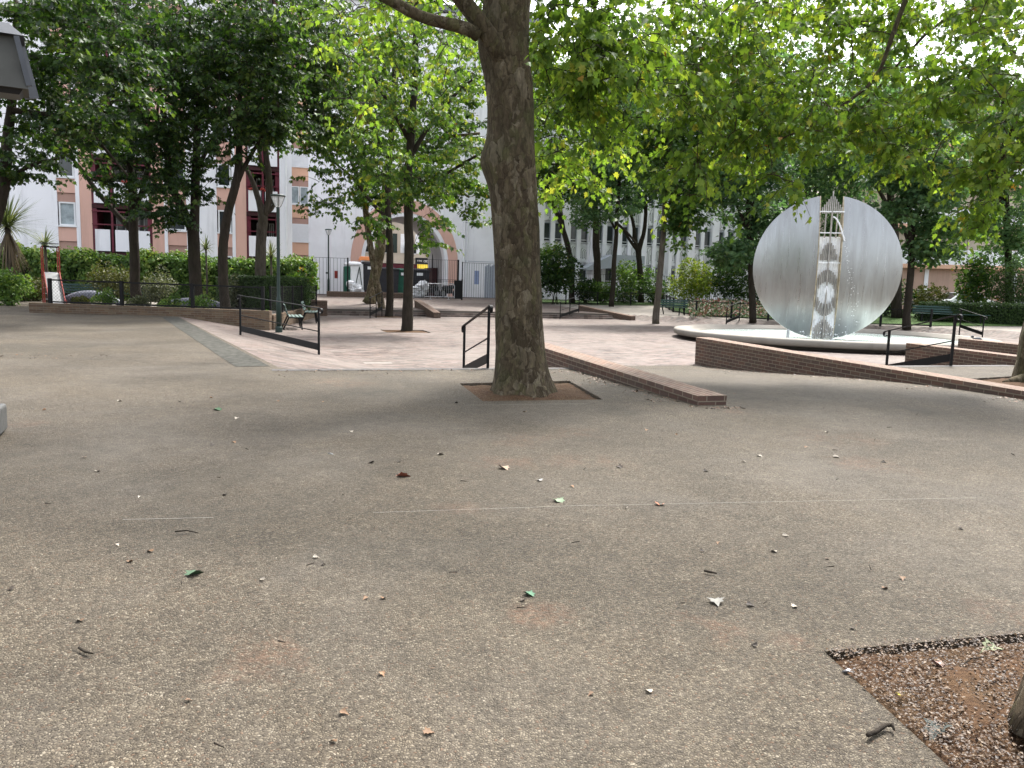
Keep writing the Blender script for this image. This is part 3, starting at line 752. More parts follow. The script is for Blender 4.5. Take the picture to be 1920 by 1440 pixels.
wheelie('dark green bin heaped with white and maroon bags', 752, 57.6, 1.4, 1.0, 1.85, 'bingreen', z=.4)
wheelie('black container bin with a blue-topped corner behind the gate', 782, 57.8, 1.7, 1.0, 2.0, 'binblack', z=.3)
p = q_at(661, 57); t = thing('recycling_container', 'white and green column recycling container beside the black bin', 'recycling bin', (p.x, p.y, .45), A18)
mb = MB(); mb.box((.25,0,1.05),(.95,.9,2.0), taper=.93); mb.build('body', MT['white'], t, bevel=.06)
mb = MB(); mb.box((-.42,-.02,.95),(.42,.95,1.9), taper=.9); mb.build('side_panel', MT['bingreen'], t, bevel=.05)
mb = MB(); mb.ball((.1,0,2.05),(.75,.55,.22), n=16); mb.build('lid', MT['bag'], t, True)
mb = MB(); mb.bar((.1,-.47,.3),(.42,-.47,1.9),.02,.05); mb.bar((.62,-.47,.3),(.42,-.47,1.9),.02,.05); mb.build('bracing', MT['greenpaint'], t)
for lab, px, q, z, rr in (('white rubbish sack piled at the foot of the recycling container', 668, 56.0, .5, .38), ('white rubbish sack slumped behind the gate bars', 790, 56.2, .3, .55)):
    p = q_at(px, q); mb = MB()
    for k in range(5): mb.ball((random.uniform(-.45,.45), random.uniform(-.1,.1), .2+.12*k*(rr/.4)), (rr*.8, rr*.7, rr*.62), n=12, m=8, jit=.5)
    tag(mb.build('rubbish_sack', MT['bag'], loc=(p.x, p.y, z)), lab, 'rubbish sack', 'rubbish sacks')
p = q_at(690, 57.2); mb = MB(); mb.box((0,0,.14),(1.15,.8,.28), taper=.8); tag(mb.build('plastic_crate', MT['orange'], loc=(p.x-.1, p.y, 2.8), rz=A18, bevel=.05), 'orange crate lying on top of the black wheelie bin', 'crate')

# parked motorcycle behind the gate
def motorcycle(label, px, q, rz):
    p = q_at(px, q); t = thing('motorcycle', label, 'motorcycle', (p.x, p.y, .3), rz)
    for x in (-.65, .65):
        mb = MB(); mb.lathe([(.2,-.05),(.31,-.05),(.33,0),(.31,.05),(.2,.05),(.2,-.05)], 20); o = mb.build('wheel', MT['rubber'], t, True); o.rotation_euler = (R(90), 0, 0); o.location = (x, 0, .33)
        m2 = MB(); m2.lathe([(.03,-.03),(.2,-.015),(.2,.015),(.03,.03)], 12); m2.build('rim', MT['galv'], o)
    mb = MB(); mb.ball((.12,0,.78),(.34,.17,.17)); mb.box((-.1,0,.48),(.55,.28,.34)); mb.box((-.45,0,.72),(.55,.22,.18)); mb.build('body', MT['signblack'], t, bevel=.04)
    mb = MB(); mb.box((-.28,0,.86),(.7,.24,.09)); mb.build('seat', MT['rubber'], t, bevel=.03)
    mb = MB(); mb.tube([(.65,.07,.33),(.42,.07,1.0)], .022, 6); mb.tube([(.65,-.07,.33),(.42,-.07,1.0)], .022, 6); mb.build('fork', MT['galv'], t)
    mb = MB(); mb.tube([(.3,-.36,1.08),(.42,-.1,1.02),(.42,.1,1.02),(.3,.36,1.08)], .016, 6); mb.build('handlebar', MT['black'], t)
    mb = MB(); mb.ball((.55,0,.88),(.08,.1,.1)); mb.build('headlight', MT['white'], t, True)
motorcycle('dark motorcycle parked behind the crowd barrier under the arch', 843, 57.2, A18+.5)
motorcycle('dark motorcycle parked at the left jamb inside the archway gate', 807, 58.6, A18+2.2)
for lab, px, top, q in (('thin black lamp post at the right jamb inside the arch', 837, 458, 63.5), ('thin black lamp post deeper inside the arch', 810, 464, 66.5)):
    p = q_at(px, q); d = ray(px, top); H = (EYE+d*(p.y/d.y)).z-.3
    t = thing('passage_lamp', lab, 'street lamp', (p.x, p.y, .3), 0, 'lamps in the archway')
    mb = MB(); mb.lathe([(.07,0),(.06,.9),(.045,1),(.04,H-.3)], 10, cap=True); mb.build('post', MT['black'], t, True)
    mb = MB(); mb.ball((0,0,H-.15),(.16,.16,.17)); mb.build('globe', MT['lampglass'], t, True)
    mb = MB(); mb.lathe([(.19,H-.03),(.1,H+.05),(.02,H+.08)], 12, cap=True); mb.build('cap', MT['black'], t, True)

# ------------------------------------------------------------------ playground slide and mosaic arches
p = at(100, 563, 33.5); t = thing('playground_slide', 'steel playground slide with tall red side frames', 'slide', (p.x, p.y, 0), R(38))
mb = MB()
mb.add([(-.26,-1.0,.12),(.26,-1.0,.12),(.26,.15,1.32),(-.26,.15,1.32),(-.26,-1.35,.1),(.26,-1.35,.1),(-.26,.5,1.36),(.26,.5,1.36),
        (-.26,-1.0,.09),(.26,-1.0,.09),(.26,.15,1.29),(-.26,.15,1.29),(-.26,-1.35,.07),(.26,-1.35,.07),(-.26,.5,1.33),(.26,.5,1.33)],
       [(0,1,2,3),(4,5,1,0),(3,2,7,6),(11,10,9,8),(8,9,13,12),(14,15,10,11),(4,12,13,5),(6,7,15,14)])
mb.build('chute', MT['steelbright'], t)
for sx in (-1, 1):
    mb = MB(); mb.bar((sx*.29,-1.35,.16),(sx*.29,-1.0,.18),.03,.12); mb.bar((sx*.29,-1.0,.18),(sx*.29,.15,1.38),.03,.12); mb.build('side_rail', MT['red'], t)
    mb = MB(); mb.tube([(sx*.3,.1,0),(sx*.3,.1,2.45)], .024, 8); mb.tube([(sx*.3,.6,0),(sx*.3,.6,2.4)], .022, 8); mb.build('post', MT['red'], t)
mb = MB(); mb.bar((-.3,.35,2.42),(.3,.35,2.42),.5,.05); mb.tube([(-.3,.1,2.55),(.3,.1,2.55)], .02, 6); mb.build('canopy_bar', MT['black'], t)
mb = MB()
for k in range(5): mb.bar((-.28,.58+.08*k,1.2-.25*k),(.28,.58+.08*k,1.2-.25*k),.08,.03)
mb.build('ladder', MT['galv'], t)
def mosaic(label, px, py, Y, w, h):
    p = at(px, py, Y); t = MB(); n = 16
    pts = [(-w/2+w*k/n, 0, h*math.sin(math.pi*k/n)**.6) for k in range(n+1)]
    t.tube(pts, [.12+.1*math.sin(math.pi*k/n) for k in range(n+1)], 10)
    return tag(t.build('mosaic_arch', MT['mosaic'], loc=(p.x, p.y, 0), rz=R(8), smooth=True), label, 'play sculpture', 'mosaic play arches')
mosaic('black and white mosaic arch seat behind the mesh fence, beside the slide', 170, 560, 33.6, 2.5, .42)
mosaic('flat mosaic curb behind the mesh fence, between the dark trunks', 362, 556, 34.5, 2.8, .22)
# ------------------------------------------------------------------ fountain
FX, FY, FR = 11.5, 29.0, 5.5
t = thing('fountain_basin', 'wide round stone fountain basin with pale rim and undercut base', 'fountain', (FX, FY, -.4))
mb = MB(); mb.lathe([(4.75,-.03),(4.8,.07),(5.42,.12),(5.49,.16),(5.52,.30),(5.49,.345),(4.98,.35),(4.95,.27),(4.66,.265),(4.63,.10)], 96); mb.build('rim', MT['stone'], t, True)
mb = MB(); mb.lathe([(4.64,.09),(.01,.085)], 64); mb.build('floor', MT['basinfloor'] if 'basinfloor' in MT else MT['stone'], t)
g = G('basin_water'); c = g.coord()
n1 = g.noise(c, 5, 5, .6); n2 = g.noise(c, 1.1, 4, .6, .5)
col = g.ramp(n2, [(.35, (.46,.58,.54)), (.65, (.68,.74,.71))])
MT['water'] = g.bsdf(col, .12, 0, g.bump(g.math('ADD', n1, g.math('MULTIPLY', g.noise(c, 16, 3), .5)), .35, .03), .5)
mb = MB(); mb.lathe([(4.65,.195),(3.2,.197),(1.6,.198),(.01,.2)], 64); mb.build('water', MT['water'], t, True, fix=False)
mb = MB(); q = at(1477, 632, 27.0); mb.lathe([(.05,.1),(.05,.5),(.035,.52)], 10, (q.x-FX, q.y-FY, 0), cap=True); mb.build('nozzle', MT['galv'], t)

g = G('wet_steel'); c = g.coord()
st = g.noise(g.mapping(c, (16, 1, .55)), 1.0, 6, .7); st2 = g.noise(g.mapping(c, (3.2, 1, .5), loc=(4, 0, 2)), 1.0, 5, .65, .6)
fine = g.noise(g.mapping(c, (60, 6, 1.2)), 1.0, 4, .7)
col = g.ramp(st2, [(.3, (.27,.27,.265)), (.5, (.32,.325,.32)), (.7, (.37,.38,.38))])
col = g.mix(g.math('MULTIPLY', g.ramp(st, [(.55, (0,0,0)), (.8, (1,1,1))]), .14), col, (.58,.60,.60))
MT['steel'] = g.bsdf(col, g.ramp(st, [(.3, (.24,.24,.24)), (.7, (.42,.42,.42))]), .88, g.bump(g.math('ADD', st, g.math('MULTIPLY', fine, .4)), .16, .02), .5)
MT['steeledge'] = simple('stained_steel_edge', (.42,.36,.26), .45, .6, .4, 6)
MT['pipe'] = simple('ribbed_pipe', (.34,.325,.30), .4, .6, .3, 5)
g = G('white_water'); c = g.coord()
n = g.noise(g.mapping(c, (26, 1, 3.5)), 1.0, 6, .8)
b = g.n('ShaderNodeBsdfPrincipled'); b.inputs['Base Color'].default_value = (.86,.88,.90,1); b.inputs['Roughness'].default_value = .35
tr = g.n('ShaderNodeBsdfTransparent'); mx = g.n('ShaderNodeMixShader'); g.l(g.ramp(n, [(.30, (.35,.35,.35)), (.5, (1,1,1))]), mx.inputs[0])
g.l(tr.outputs[0], mx.inputs[1]); g.l(b.outputs[0], mx.inputs[2]); g.l(mx.outputs[0], g.o.inputs[0]); MT['froth'] = g.m

DISC_R = 2.45
dc = at(1549.5, 502, 27.7)
t = thing('fountain_sculpture', 'tall split steel disc sculpture streaming with water in the fountain basin', 'sculpture', (dc.x, dc.y, dc.z), R(-11))
def half_disc(sg):
    mb = MB(); nz, nx = 56, 26; gap = .375
    def pt(i, j, side):
        z = -DISC_R*math.cos(math.pi*i/nz)*.9885; xm = math.sqrt(max(0, DISC_R**2-z*z)); x = gap+(max(xm, gap)-gap)*math.sin(math.pi/2*j/nx)
        r = min(1, math.hypot(x, z)/DISC_R); b = .025+.40*(1-r*r)**.9
        return (sg*x, -side*b, z)
    for side in (1, -1):
        o = len(mb.v)
        for i in range(nz+1):
            for j in range(nx+1): mb.v.append(Vector(pt(i, j, side)))
        for i in range(nz):
            for j in range(nx):
                a = o+i*(nx+1)+j; mb.f.append([a, a+1, a+nx+2, a+nx+1]); mb.mi.append(0)
    h = (nz+1)*(nx+1)
    for i in range(nz):
        a = i*(nx+1); mb.f.append([a, a+nx+1, h+a+nx+1, h+a]); mb.mi.append(1)
        b = a+nx; mb.f.append([b, b+nx+1, h+b+nx+1, h+b]); mb.mi.append(0)
    o = mb.build('half_disc', [MT['steel'], MT['steeledge']], t, True)
    md = o.modifiers.new('edge', 'EDGE_SPLIT'); md.split_angle = R(45)
    mb = MB(); mb.tube([Vector(pt(i, 0, 1))+Vector((0,-.004,0)) for i in range(nz+1)], .018, 6); e = mb.build('edge_band', MT['steeledge'], o)
half_disc(-1); half_disc(1)
mb = MB()
for k in range(-5, 6):
    x = k*.062; ax = abs(x)
    segs = [(1.82 if k % 3 else 1.0, 2.48-1.45*ax if k else 2.57), (.25, .86-1.1*ax*ax*6 if True else 0)]
    y_ = math.sqrt(max(0, 1-(ax/.40)**2)); hole = math.sqrt(max(0, 1-(ax/.27)**2)) if ax < .27 else 0
    segs += [(-.87+.38*hole, -.87+.80*y_), (-.87-.80*y_, -.87-.38*hole)] if hole else [(-.87-.8*y_, -.87+.8*y_)]
    segs.append((-2.45, -1.72-1.1*ax))
    for a, b in segs:
        if b-a > .05: mb.tube([(x, -.24, a), (x, -.24, b)], .024, 8)
mb.build('ribbed_column', MT['pipe'], t)
mb = MB(); mb.tube([(0,-.30,-2.6),(0,-.30,1.9)], .03, 8); mb.build('mast', MT['pipe'], t)
for z in (1.88, 1.17, .16):
    mb = MB(); mb.bar((-.4,-.30,z),(.4,-.30,z),.04,.035); mb.build('crossbar', MT['white'], t)
mb = MB(); n = 20
for i in range(n+1):
    for j in range(61):
        x = -.36+.72*i/n; z = -2.45+3.5*j/60; mb.v.append(Vector((x, -.17+.04*noise.noise(Vector((x*14, z*2.5, 0))), z)))
for i in range(n):
    for j in range(60): mb.f.append([i*61+j, (i+1)*61+j, (i+1)*61+j+1, i*61+j+1]); mb.mi.append(0)
mb.build('water_curtain', MT['froth'], t, True, fix=False)
mb = MB()   # falling jet and droplets, splash at the foot
for k in range(110):
    u = random.random()**.8; x = .02+.95*u**.75; z = 1.7-3.6*u**1.35; sp = .012+.07*u
    mb.ball((x+random.gauss(0, sp), -.48-.1*u+random.gauss(0, sp), z+random.gauss(0, .05)), random.uniform(.005,.014), n=6, m=4)
mb.tube([(.02+.95*u**.75, -.40-.1*u, 1.7-3.6*u**1.35) for u in [i/14*.33 for i in range(15)]], [.02+.008*random.random() for _ in range(15)], 6)
for k in range(170):
    x = random.gauss(0, .45); mb.ball((x, -.25+random.gauss(0, .35), -2.5+abs(random.gauss(0, .35))), random.uniform(.008,.024), n=6, m=4)
for sg in (-1, 1):
    for a in (.22, .5):
        mb.tube([(.0+sg*a*.5*u, -.32, -.62-.75*u*(1+.2*a)) for u in (0,.3,.6,1)], [.012,.012,.01,.006], 5)
mb.build('water_jet', MT['foam'] if 'foam' in MT else MT['white'], t, True)
# pigeon on the rim
p = at(1729, 639, 24.4); mb = MB(); mb.ball((0,0,.12),(.15,.075,.075), jit=.2); mb.ball((.14,0,.2),(.045,.04,.045)); mb.bar((-.12,0,.11),(-.26,0,.07),.06,.02); mb.bar((.17,0,.2),(.215,0,.19),.012,.012); mb.tube([(.02,.02,0),(.02,.02,.07)],.008,5); mb.tube([(.02,-.02,0),(.02,-.02,.07)],.008,5)
tag(mb.build('pigeon', MT['pigeon'], loc=(FX+3.05, FY-4.2, -.052), rz=R(170), smooth=True), 'dark pigeon standing on the fountain rim', 'pigeon')

# ------------------------------------------------------------------ buildings
def win(parent, x0, x1, z0, z1, y=.0, depth=.16, glass='winglass', fr=.07, sill=True, mull=0, frame='pvc'):
    """window unit with frame as a part and pane, sill as sub-parts, in facade coordinates (y away from us)"""
    mb = MB(); w = fr; yb = y+depth
    mb.b2(x0,x0+w,yb-.05,yb+.05,z0,z1); mb.b2(x1-w,x1,yb-.05,yb+.05,z0,z1); mb.b2(x0+w,x1-w,yb-.05,yb+.05,z1-w,z1); mb.b2(x0+w,x1-w,yb-.05,yb+.05,z0,z0+w)
    for k in range(mull): xm = x0+(x1-x0)*(k+1)/(mull+1); mb.b2(xm-.03,xm+.03,yb-.045,yb+.045,z0+w,z1-w)
    o = mb.build('window', MT[frame], parent)
    mb = MB(); mb.b2(x0+w*.8,x1-w*.8,yb+.01,yb+.03,z0+w*.8,z1-w*.8); mb.build('pane', MT[glass], o)
    if sill:
        mb = MB(); mb.b2(x0-.08,x1+.08,y-.07,yb-.05,z0-.08,z0-.003); mb.build('sill', MT[frame], o)
    return o
# A: apartment block behind the ivy hedge
ax, ay = -26.3, 46.0
bA = thing('apartment_building', 'white and pink apartment block with burgundy balconies behind the ivy hedge', 'building', (ax, ay, 0), A18)
def strip(parent, name, mat, x0, x1, z0, z1, y0=0, y1=.5, **k):
    mb = MB(); mb.b2(x0,x1,y0,y1,z0,z1); return mb.build(name, MT[mat], parent, **k)
TOP = 19.0; FL = 2.74; S1 = 4.05
strip(bA, 'wall', 'wallwhite', -14, 0, 0, TOP, 0, 8)
strip(bA, 'wall', 'wallwhite', 6.85, 8.57, 0, TOP, 0, 8)
strip(bA, 'wall', 'wallwhite', 12.22, 12.95, 0, TOP, -.12, 9.5)
for x0, x1 in ((.95,1.16),(5.62,5.80),(9.43,9.62)): strip(bA, 'pilaster', 'wallwhite', x0, x1, 0, TOP, -.05, .6)
for x0, x1 in ((1.16,1.77),(4.96,5.62),(9.62,10.26)): strip(bA, 'pink_pier', 'wallpink', x0, x1, 0, TOP, .0, .7)
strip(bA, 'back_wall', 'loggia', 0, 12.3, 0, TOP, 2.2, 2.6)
strip(bA, 'roof', 'roofzinc', -14.3, 13.2, TOP, TOP+.35, -.3, 9.8)
for (x0, x1) in ((0,.95),(5.80,6.85),(8.57,9.43)):
    for k in range(-1, 6):
        z = S1+FL*k
        win(bA, x0+.06, x1-.04, z, z+1.34, .0, .10, 'curtain' if (k == 0 and x0 == 0) or k == 3 else 'winglass', .085)
        strip(bA, 'spandrel', 'wallpink', x0, x1, z+1.34+.52, z+FL-.085, .02, .5)
        strip(bA, 'spandrel_band', 'wallpinkdark', x0, x1, z+1.345, z+1.34+.50, .10, .5)
for (x0, x1, nb) in ((1.77,4.96,3),(10.26,12.22,2)):
    w = x1-x0
    for k in range(-1, 6):
        zf = 2.62+FL*k
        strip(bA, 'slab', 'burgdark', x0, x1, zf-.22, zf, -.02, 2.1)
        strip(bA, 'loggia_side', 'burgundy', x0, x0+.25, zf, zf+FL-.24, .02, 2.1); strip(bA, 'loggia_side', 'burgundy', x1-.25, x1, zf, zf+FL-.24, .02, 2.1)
        mb = MB()
        for i in range(nb):
            a = x0+w*(i+.5)/nb; hw = w/nb*.37; mb.b2(a-hw,a+hw,-.10,-.06,zf+.06,zf+1.30)
        mb.build('balcony_panel', MT['panelstain'] if 'panelstain' in MT else MT['wallwhite'], bA)
        mb = MB(); mb.b2(x0,x1,-.10,-.05,zf+1.55,zf+1.62); mb.b2(x0,x1,-.10,-.05,zf+2.30,zf+2.38)
        for i in range(1, nb): a = x0+w*i/nb; mb.b2(a-.055,a+.055,-.12,-.03,zf,zf+FL-.2)
        mb.build('balcony_rail', MT['burgundy'], bA)
        win(bA, x0+w*.3, x0+w*.62, zf+.3, zf+2.25, 1.9, .1, 'winglass', .08, False, 1); win(bA, x0+w*.68, x1-.3, zf+.3, zf+2.25, 1.9, .1, 'curtain' if k % 2 else 'winglass', .08, False, 1)
    strip(bA, 'parapet', 'wallwhite', x0, x1, 2.62+FL*6-.22, TOP, -.02, 1.2)
mb = MB(); mb.tube([(12.6,-.2,0),(12.6,-.2,TOP)], .06, 8); mb.build('downpipe', MT['white'], bA)
mb = MB()
for k in range(26): mb.ball((random.uniform(3.4,4.9), -.18, 2.62+FL+1.32+random.uniform(-.05,.14)), random.uniform(.04,.08), n=6, m=4)
for k in range(18): mb.ball((random.uniform(10.4,11.4), -.18, 2.62+FL+1.32+random.uniform(-.05,.14)), random.uniform(.04,.08), n=6, m=4)
mb.build('red_flowers', MT['red'], bA)

# B: block with the big arch
QB = 62.3
def sB(px): p = q_at(px, QB); return sq(p.x, p.y)[0]
ox, oy = xy(0, QB)
bB = thing('arch_building', 'white apartment block with a tall pink-edged archway through it', 'building', (ox, oy, 0), A18)
a0, a1 = sB(657), sB(857); cx = (a0+a1)/2; HW = (a1-a0)/2; IW = HW-.78; TB = 22.0
strip(bB, 'wall', 'wallwhiteb', sB(500), sB(546), 0, TB); strip(bB, 'wall', 'wallwhiteb', sB(579), a0, 0, TB)
strip(bB, 'wall', 'wallwhiteb', a1, sB(1006), 0, TB, 0, .5)
def arc(hw, apex, spring, n=40):
    out = []
    for i in range(n+1):
        th = math.pi*(1-i/n); out.append((cx+hw*math.cos(th), spring+(apex-spring)*math.sin(th)**.92))
    return out
OUT, INN, IN2 = arc(HW, 7.75, 2.7), arc(IW, 6.75, 2.7), arc(IW-.28, 6.45, 2.7)
mb = MB()
for (xa, za), (xb, zb) in zip(OUT, OUT[1:]):
    mb.add([(xa,0,za),(xb,0,zb),(xb,0,TB),(xa,0,TB),(xa,.4,za),(xb,.4,zb),(xb,.4,TB),(xa,.4,TB)], [(0,1,2,3),(4,7,6,5)])
mb.build('upper_wall', MT['wallwhiteb'], bB)
def band(name, mat, A, B, y0, y1):
    mb = MB(); A = [(A[0][0],.0)]+A+[(A[-1][0],.0)]; B = [(B[0][0],.0)]+B+[(B[-1][0],.0)]
    for i in range(len(A)-1):
        mb.add([(A[i][0],y0,A[i][1]),(A[i+1][0],y0,A[i+1][1]),(B[i+1][0],y0,B[i+1][1]),(B[i][0],y0,B[i][1]),(A[i][0],y1,A[i][1]),(A[i+1][0],y1,A[i+1][1]),(B[i+1][0],y1,B[i+1][1]),(B[i][0],y1,B[i][1])],
               [(0,1,2,3),(4,7,6,5),(0,4,5,1),(3,2,6,7)])
    return mb.build(name, MT[mat], bB)
band('arch_surround', 'wallpink', OUT, INN, -.06, .5); band('arch_reveal', 'wallwhite', INN, IN2, -.02, .9)
mb = MB(); Q = [(IN2[0][0],.0)]+IN2+[(IN2[-1][0],.0)]
for (xa, za), (xb, zb) in zip(Q, Q[1:]): mb.add([(xa,.9,za),(xb,.9,zb),(xb,6.5,zb),(xa,6.5,za)], [(0,1,2,3)])
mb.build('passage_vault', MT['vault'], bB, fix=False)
mb = MB()   # back wall of the block round the far mouth of the passage
for (xa, za), (xb, zb) in zip(IN2, IN2[1:]): mb.add([(xa,6.5,za),(xb,6.5,zb),(xb,6.5,12),(xa,6.5,12)], [(0,1,2,3)])
mb.build('rear_wall', MT['wallwhite'], bB, fix=False)
mb = MB(); mb.b2(cx+IW-.75, cx+IW-.3, 2.5, 6.0, .3, 2.6); mb.build('meter_cupboard', MT['burgdark'], bB)
w0, w1 = sB(546), sB(579)
for k in range(-1, 6):
    z = 4.18+2.75*k
    if k in (1,): 
        win(bB, w0, (w0+w1)/2-.02, z, z+1.3, 0, .1, 'curtain', .06); win(bB, (w0+w1)/2+.02, w1, z, z+1.3, 0, .1, 'curtain', .06)
    elif k in (-1, 3, 4): win(bB, w0, w1, z, z+1.3, 0, .1, 'winglass', .06, mull=1)
    else:
        o = win(bB, w0, w1, z, z+1.3, 0, .1, 'winglass', .05); mb = MB(); mb.b2(w0+.05,w1-.05,.02,.055,z+.02,z+1.28); 
        for i in range(11): mb.b2(w0+.06,w1-.06,.01,.03,z+.06+.11*i,z+.14+.11*i)
        mb.build('shutter', MT['shutter'], o)
    strip(bB, 'spandrel', 'wallpeach', w0, w1, z+1.3+.45, z+2.67, .02, .5); strip(bB, 'spandrel_band', 'wallpinkdark', w0, w1, z+1.305, z+1.74, .08, .5)
mb = MB(); sx = sB(868); mb.tube([(sx,-.1,0),(sx,-.1,TB)], .07, 8); mb.tube([(sx+.28,-.08,0),(sx+.28,-.08,TB)], .05, 8); mb.build('downpipe', MT['white'], bB)
mb = MB()
for z in (3.15, 6.2, 9.2): mb.b2(sB(866), sB(1004), -.012, .0, z, z+.05)
mb.build('string_line', MT['greypanel'], bB)
strip(bB, 'roof', 'roofzinc', sB(495), sB(1006)+.1, TB, TB+.4, -.3, 11)
mb = MB(); u0_, u1_ = sB(888), sB(925)
for k in range(12): mb.b2(u0_+(u1_-u0_)*k/12, u0_+(u1_-u0_)*(k+.8)/12, -3.2, -3.1, .35, 2.75+.08*(k%3))
tag(mb.build('corrugated_screen', MT['greypanel'], loc=(ox, oy, 0), rz=A18), 'grey corrugated screen behind the barred fence, left of the big trunk', 'screen')
mb = MB(); mb.b2(sB(876), sB(884), -2.2, -2.1, 1.35, 2.4); tag(mb.build('notice_board', simple('notice_blue', (.28,.34,.52), .5, 0, .1), loc=(ox, oy, 0), rz=A18), 'small blue-grey notice board behind the barred fence', 'notice board')
mb = MB(); mb.b2(sB(622), sB(628), -2.3, -2.25, 1.5, 2.05); tag(mb.build('wall_poster', MT['red'], loc=(ox, oy, 0), rz=A18), 'small red poster behind the tall fence by the far lamp', 'poster')

# C: building with white columns and ornamental panels
bC = thing('columned_building', 'white building with tall slim columns and patterned panels behind the right-hand trees', 'building', (ox, oy, 0), A18)
TC = 17.0; xs = sB(1007)+.05
mb = MB(); mb.b2(xs, xs+30, .35, 8, 0, TC); mb.build('wall', MT['wallwhite'], bC)
strip(bC, 'roof', 'roofzinc', xs-.1, xs+30.3, TC, TC+.4, -.4, 8.4)
def ornament(mb, x0, x1, z0, z1, y):
    """diagonal bars and studs cut in the spandrel panel"""
    w = x1-x0; x = x0+.06
    n = 3
    for k in range(n+1):
        xx = x0+.08+(w-.16)*k/n; h = (z1-z0)
        za = z0+h*random.uniform(.05,.3); zb = z0+h*random.uniform(.55,.95)
        mb.b2(xx-.012,xx+.012,y-.02,y-.002,za,zb)
        if k < n: mb.bar((xx,y-.012,zb),(xx+(w-.16)/n*random.choice((1,.9)),y-.012,min(z1-.05,zb+.18)),.02,.022)
        mb.ball((xx,y-.012,za),(.04,.02,.04), n=8, m=4)
for k in range(12):
    b = xs+.35+2.36*k
    mb = MB(); mb.b2(b-.72, b-.02, -.18, .36, 0, TC); mb.build('column', MT['column'], bC)
    mb = MB(); mb.b2(b+.64, b+1.0, .02, .36, 0, TC); mb.build('mullion_column', MT['column'], bC)
    if k % 3 == 2: mb = MB(); mb.b2(b-.52, b-.22, -.75, -.18, 0, TC); mb.build('fin', MT['column'], bC)
    for x0 in (b, b+1.02):
        for lv in range(4):
            zb = 1.7+3.35*lv
            mb = MB(); mb.b2(x0, x0+.62, .16, .2, zb-1.6, zb-.08); o = mb.build('panel', MT['white'], bC)
            mb = MB(); ornament(mb, x0, x0+.62, zb-1.6, zb-.1, .16)
            if lv: mb.build('ornament', MT['signblack'], o)
            win(bC, x0, x0+.62, zb, zb+1.55, .05, .14, 'winglass', .05, False, frame='greypanel')
            mb = MB(); mb.b2(x0, x0+.62, .0, .04, zb+.0, zb+.05); mb.b2(x0, x0+.62, .0, .04, zb+.22, zb+.26); mb.build('guard_rail', MT['white'], bC)
sc1 = sB(1130)
mb = MB(); mb.b2(sc1, sc1+3.0, -1.6, -.2, 3.0, 4.1); mb.prism([(sc1-2.4,2.9),(sc1,4.1),(sc1,3.0),(sc1-2.2,2.75)], -1.6, -.2, axis='y'); mb.build('entrance_canopy', MT['greypanel'], bC)

# seen through the arch: limestone street front
QH = 84.0
hx, hy = xy(0, QH)
bH = thing('limestone_building', 'old limestone street front with shutters seen through the archway', 'building', (hx, hy, 0), A18)
strip(bH, 'wall', 'hauss', -3, 24, 3.6, 20, 0, 6); strip(bH, 'shopfront', 'burgundy', -3, 24, 0, 3.3, .1, 6); strip(bH, 'cornice', 'hauss', -3, 24, 3.3, 3.6, -.25, 5)
for k in range(9):
    x = .6+2.4*k
    for z in (4.4, 7.7, 11, 14.2):
        o = win(bH, x, x+1.05, z, z+2.0, 0, .15, 'winglass', .09, mull=1); mb = MB(); mb.b2(x-.5,x-.03,-.05,.0,z,z+2.0); mb.b2(x+1.08,x+1.55,-.05,0,z,z+2.0); mb.build('shutter', MT['greenpaint'] if k % 2 else MT['white'], o)
        mb = MB(); mb.b2(x-.1,x+1.15,-.25,-.2,z,z+.8); mb.build('balcony_rail', MT['black'], o)
    mb = MB(); mb.b2(x,x+1.7,.03,.1,.5,2.7); mb.build('shop_window', MT['winglass'], bH)
p = q_at(791, 80.0); t = thing('shop_sign', 'black shop sign with white lettering above a yellow awning, seen through the arch', 'shop sign', (p.x, p.y, 0), A18)
mb = MB(); mb.b2(-.72,.8,-.06,.06,3.22,3.86); mb.build('fascia', MT['signblack'], t)
mb = MB()
for i, (x, w) in enumerate([(-.52,.07),(-.42,.09),(-.31,.06),(-.22,.08),(-.12,.07),(.12,.11),(.27,.11),(.42,.11),(.57,.11)]):
    h = .13 if i < 5 else .2
    mb.b2(x,x+w*.35,-.075,-.061,3.62-h,3.62); mb.b2(x+w*.35,x+w,-.075,-.061,3.62-h*.2,3.62); mb.b2(x+w*.35,x+w,-.075,-.061,3.62-h,3.62-h*.8)
mb.build('lettering', MT['white'], t)
mb = MB(); mb.prism([(-.1,3.2),(-.7,2.62),(-.7,2.5),(-.1,2.5)], -.55, .8, axis='x'); mb.build('awning', MT['yellow'], t)
mb = MB(); mb.b2(-30, 40, 71, 83, .29, .30); 
mb = MB(); s_ = [P3(-20,74,.31),P3(60,74,.31),P3(60,83.9,.31),P3(-20,83.9,.31)]; mb.add([v+Vector((0,0,.42)) for v in s_], [(0,1,2,3)]); tag(mb.build('street', MT['asphalt'], fix=False), kind='structure')

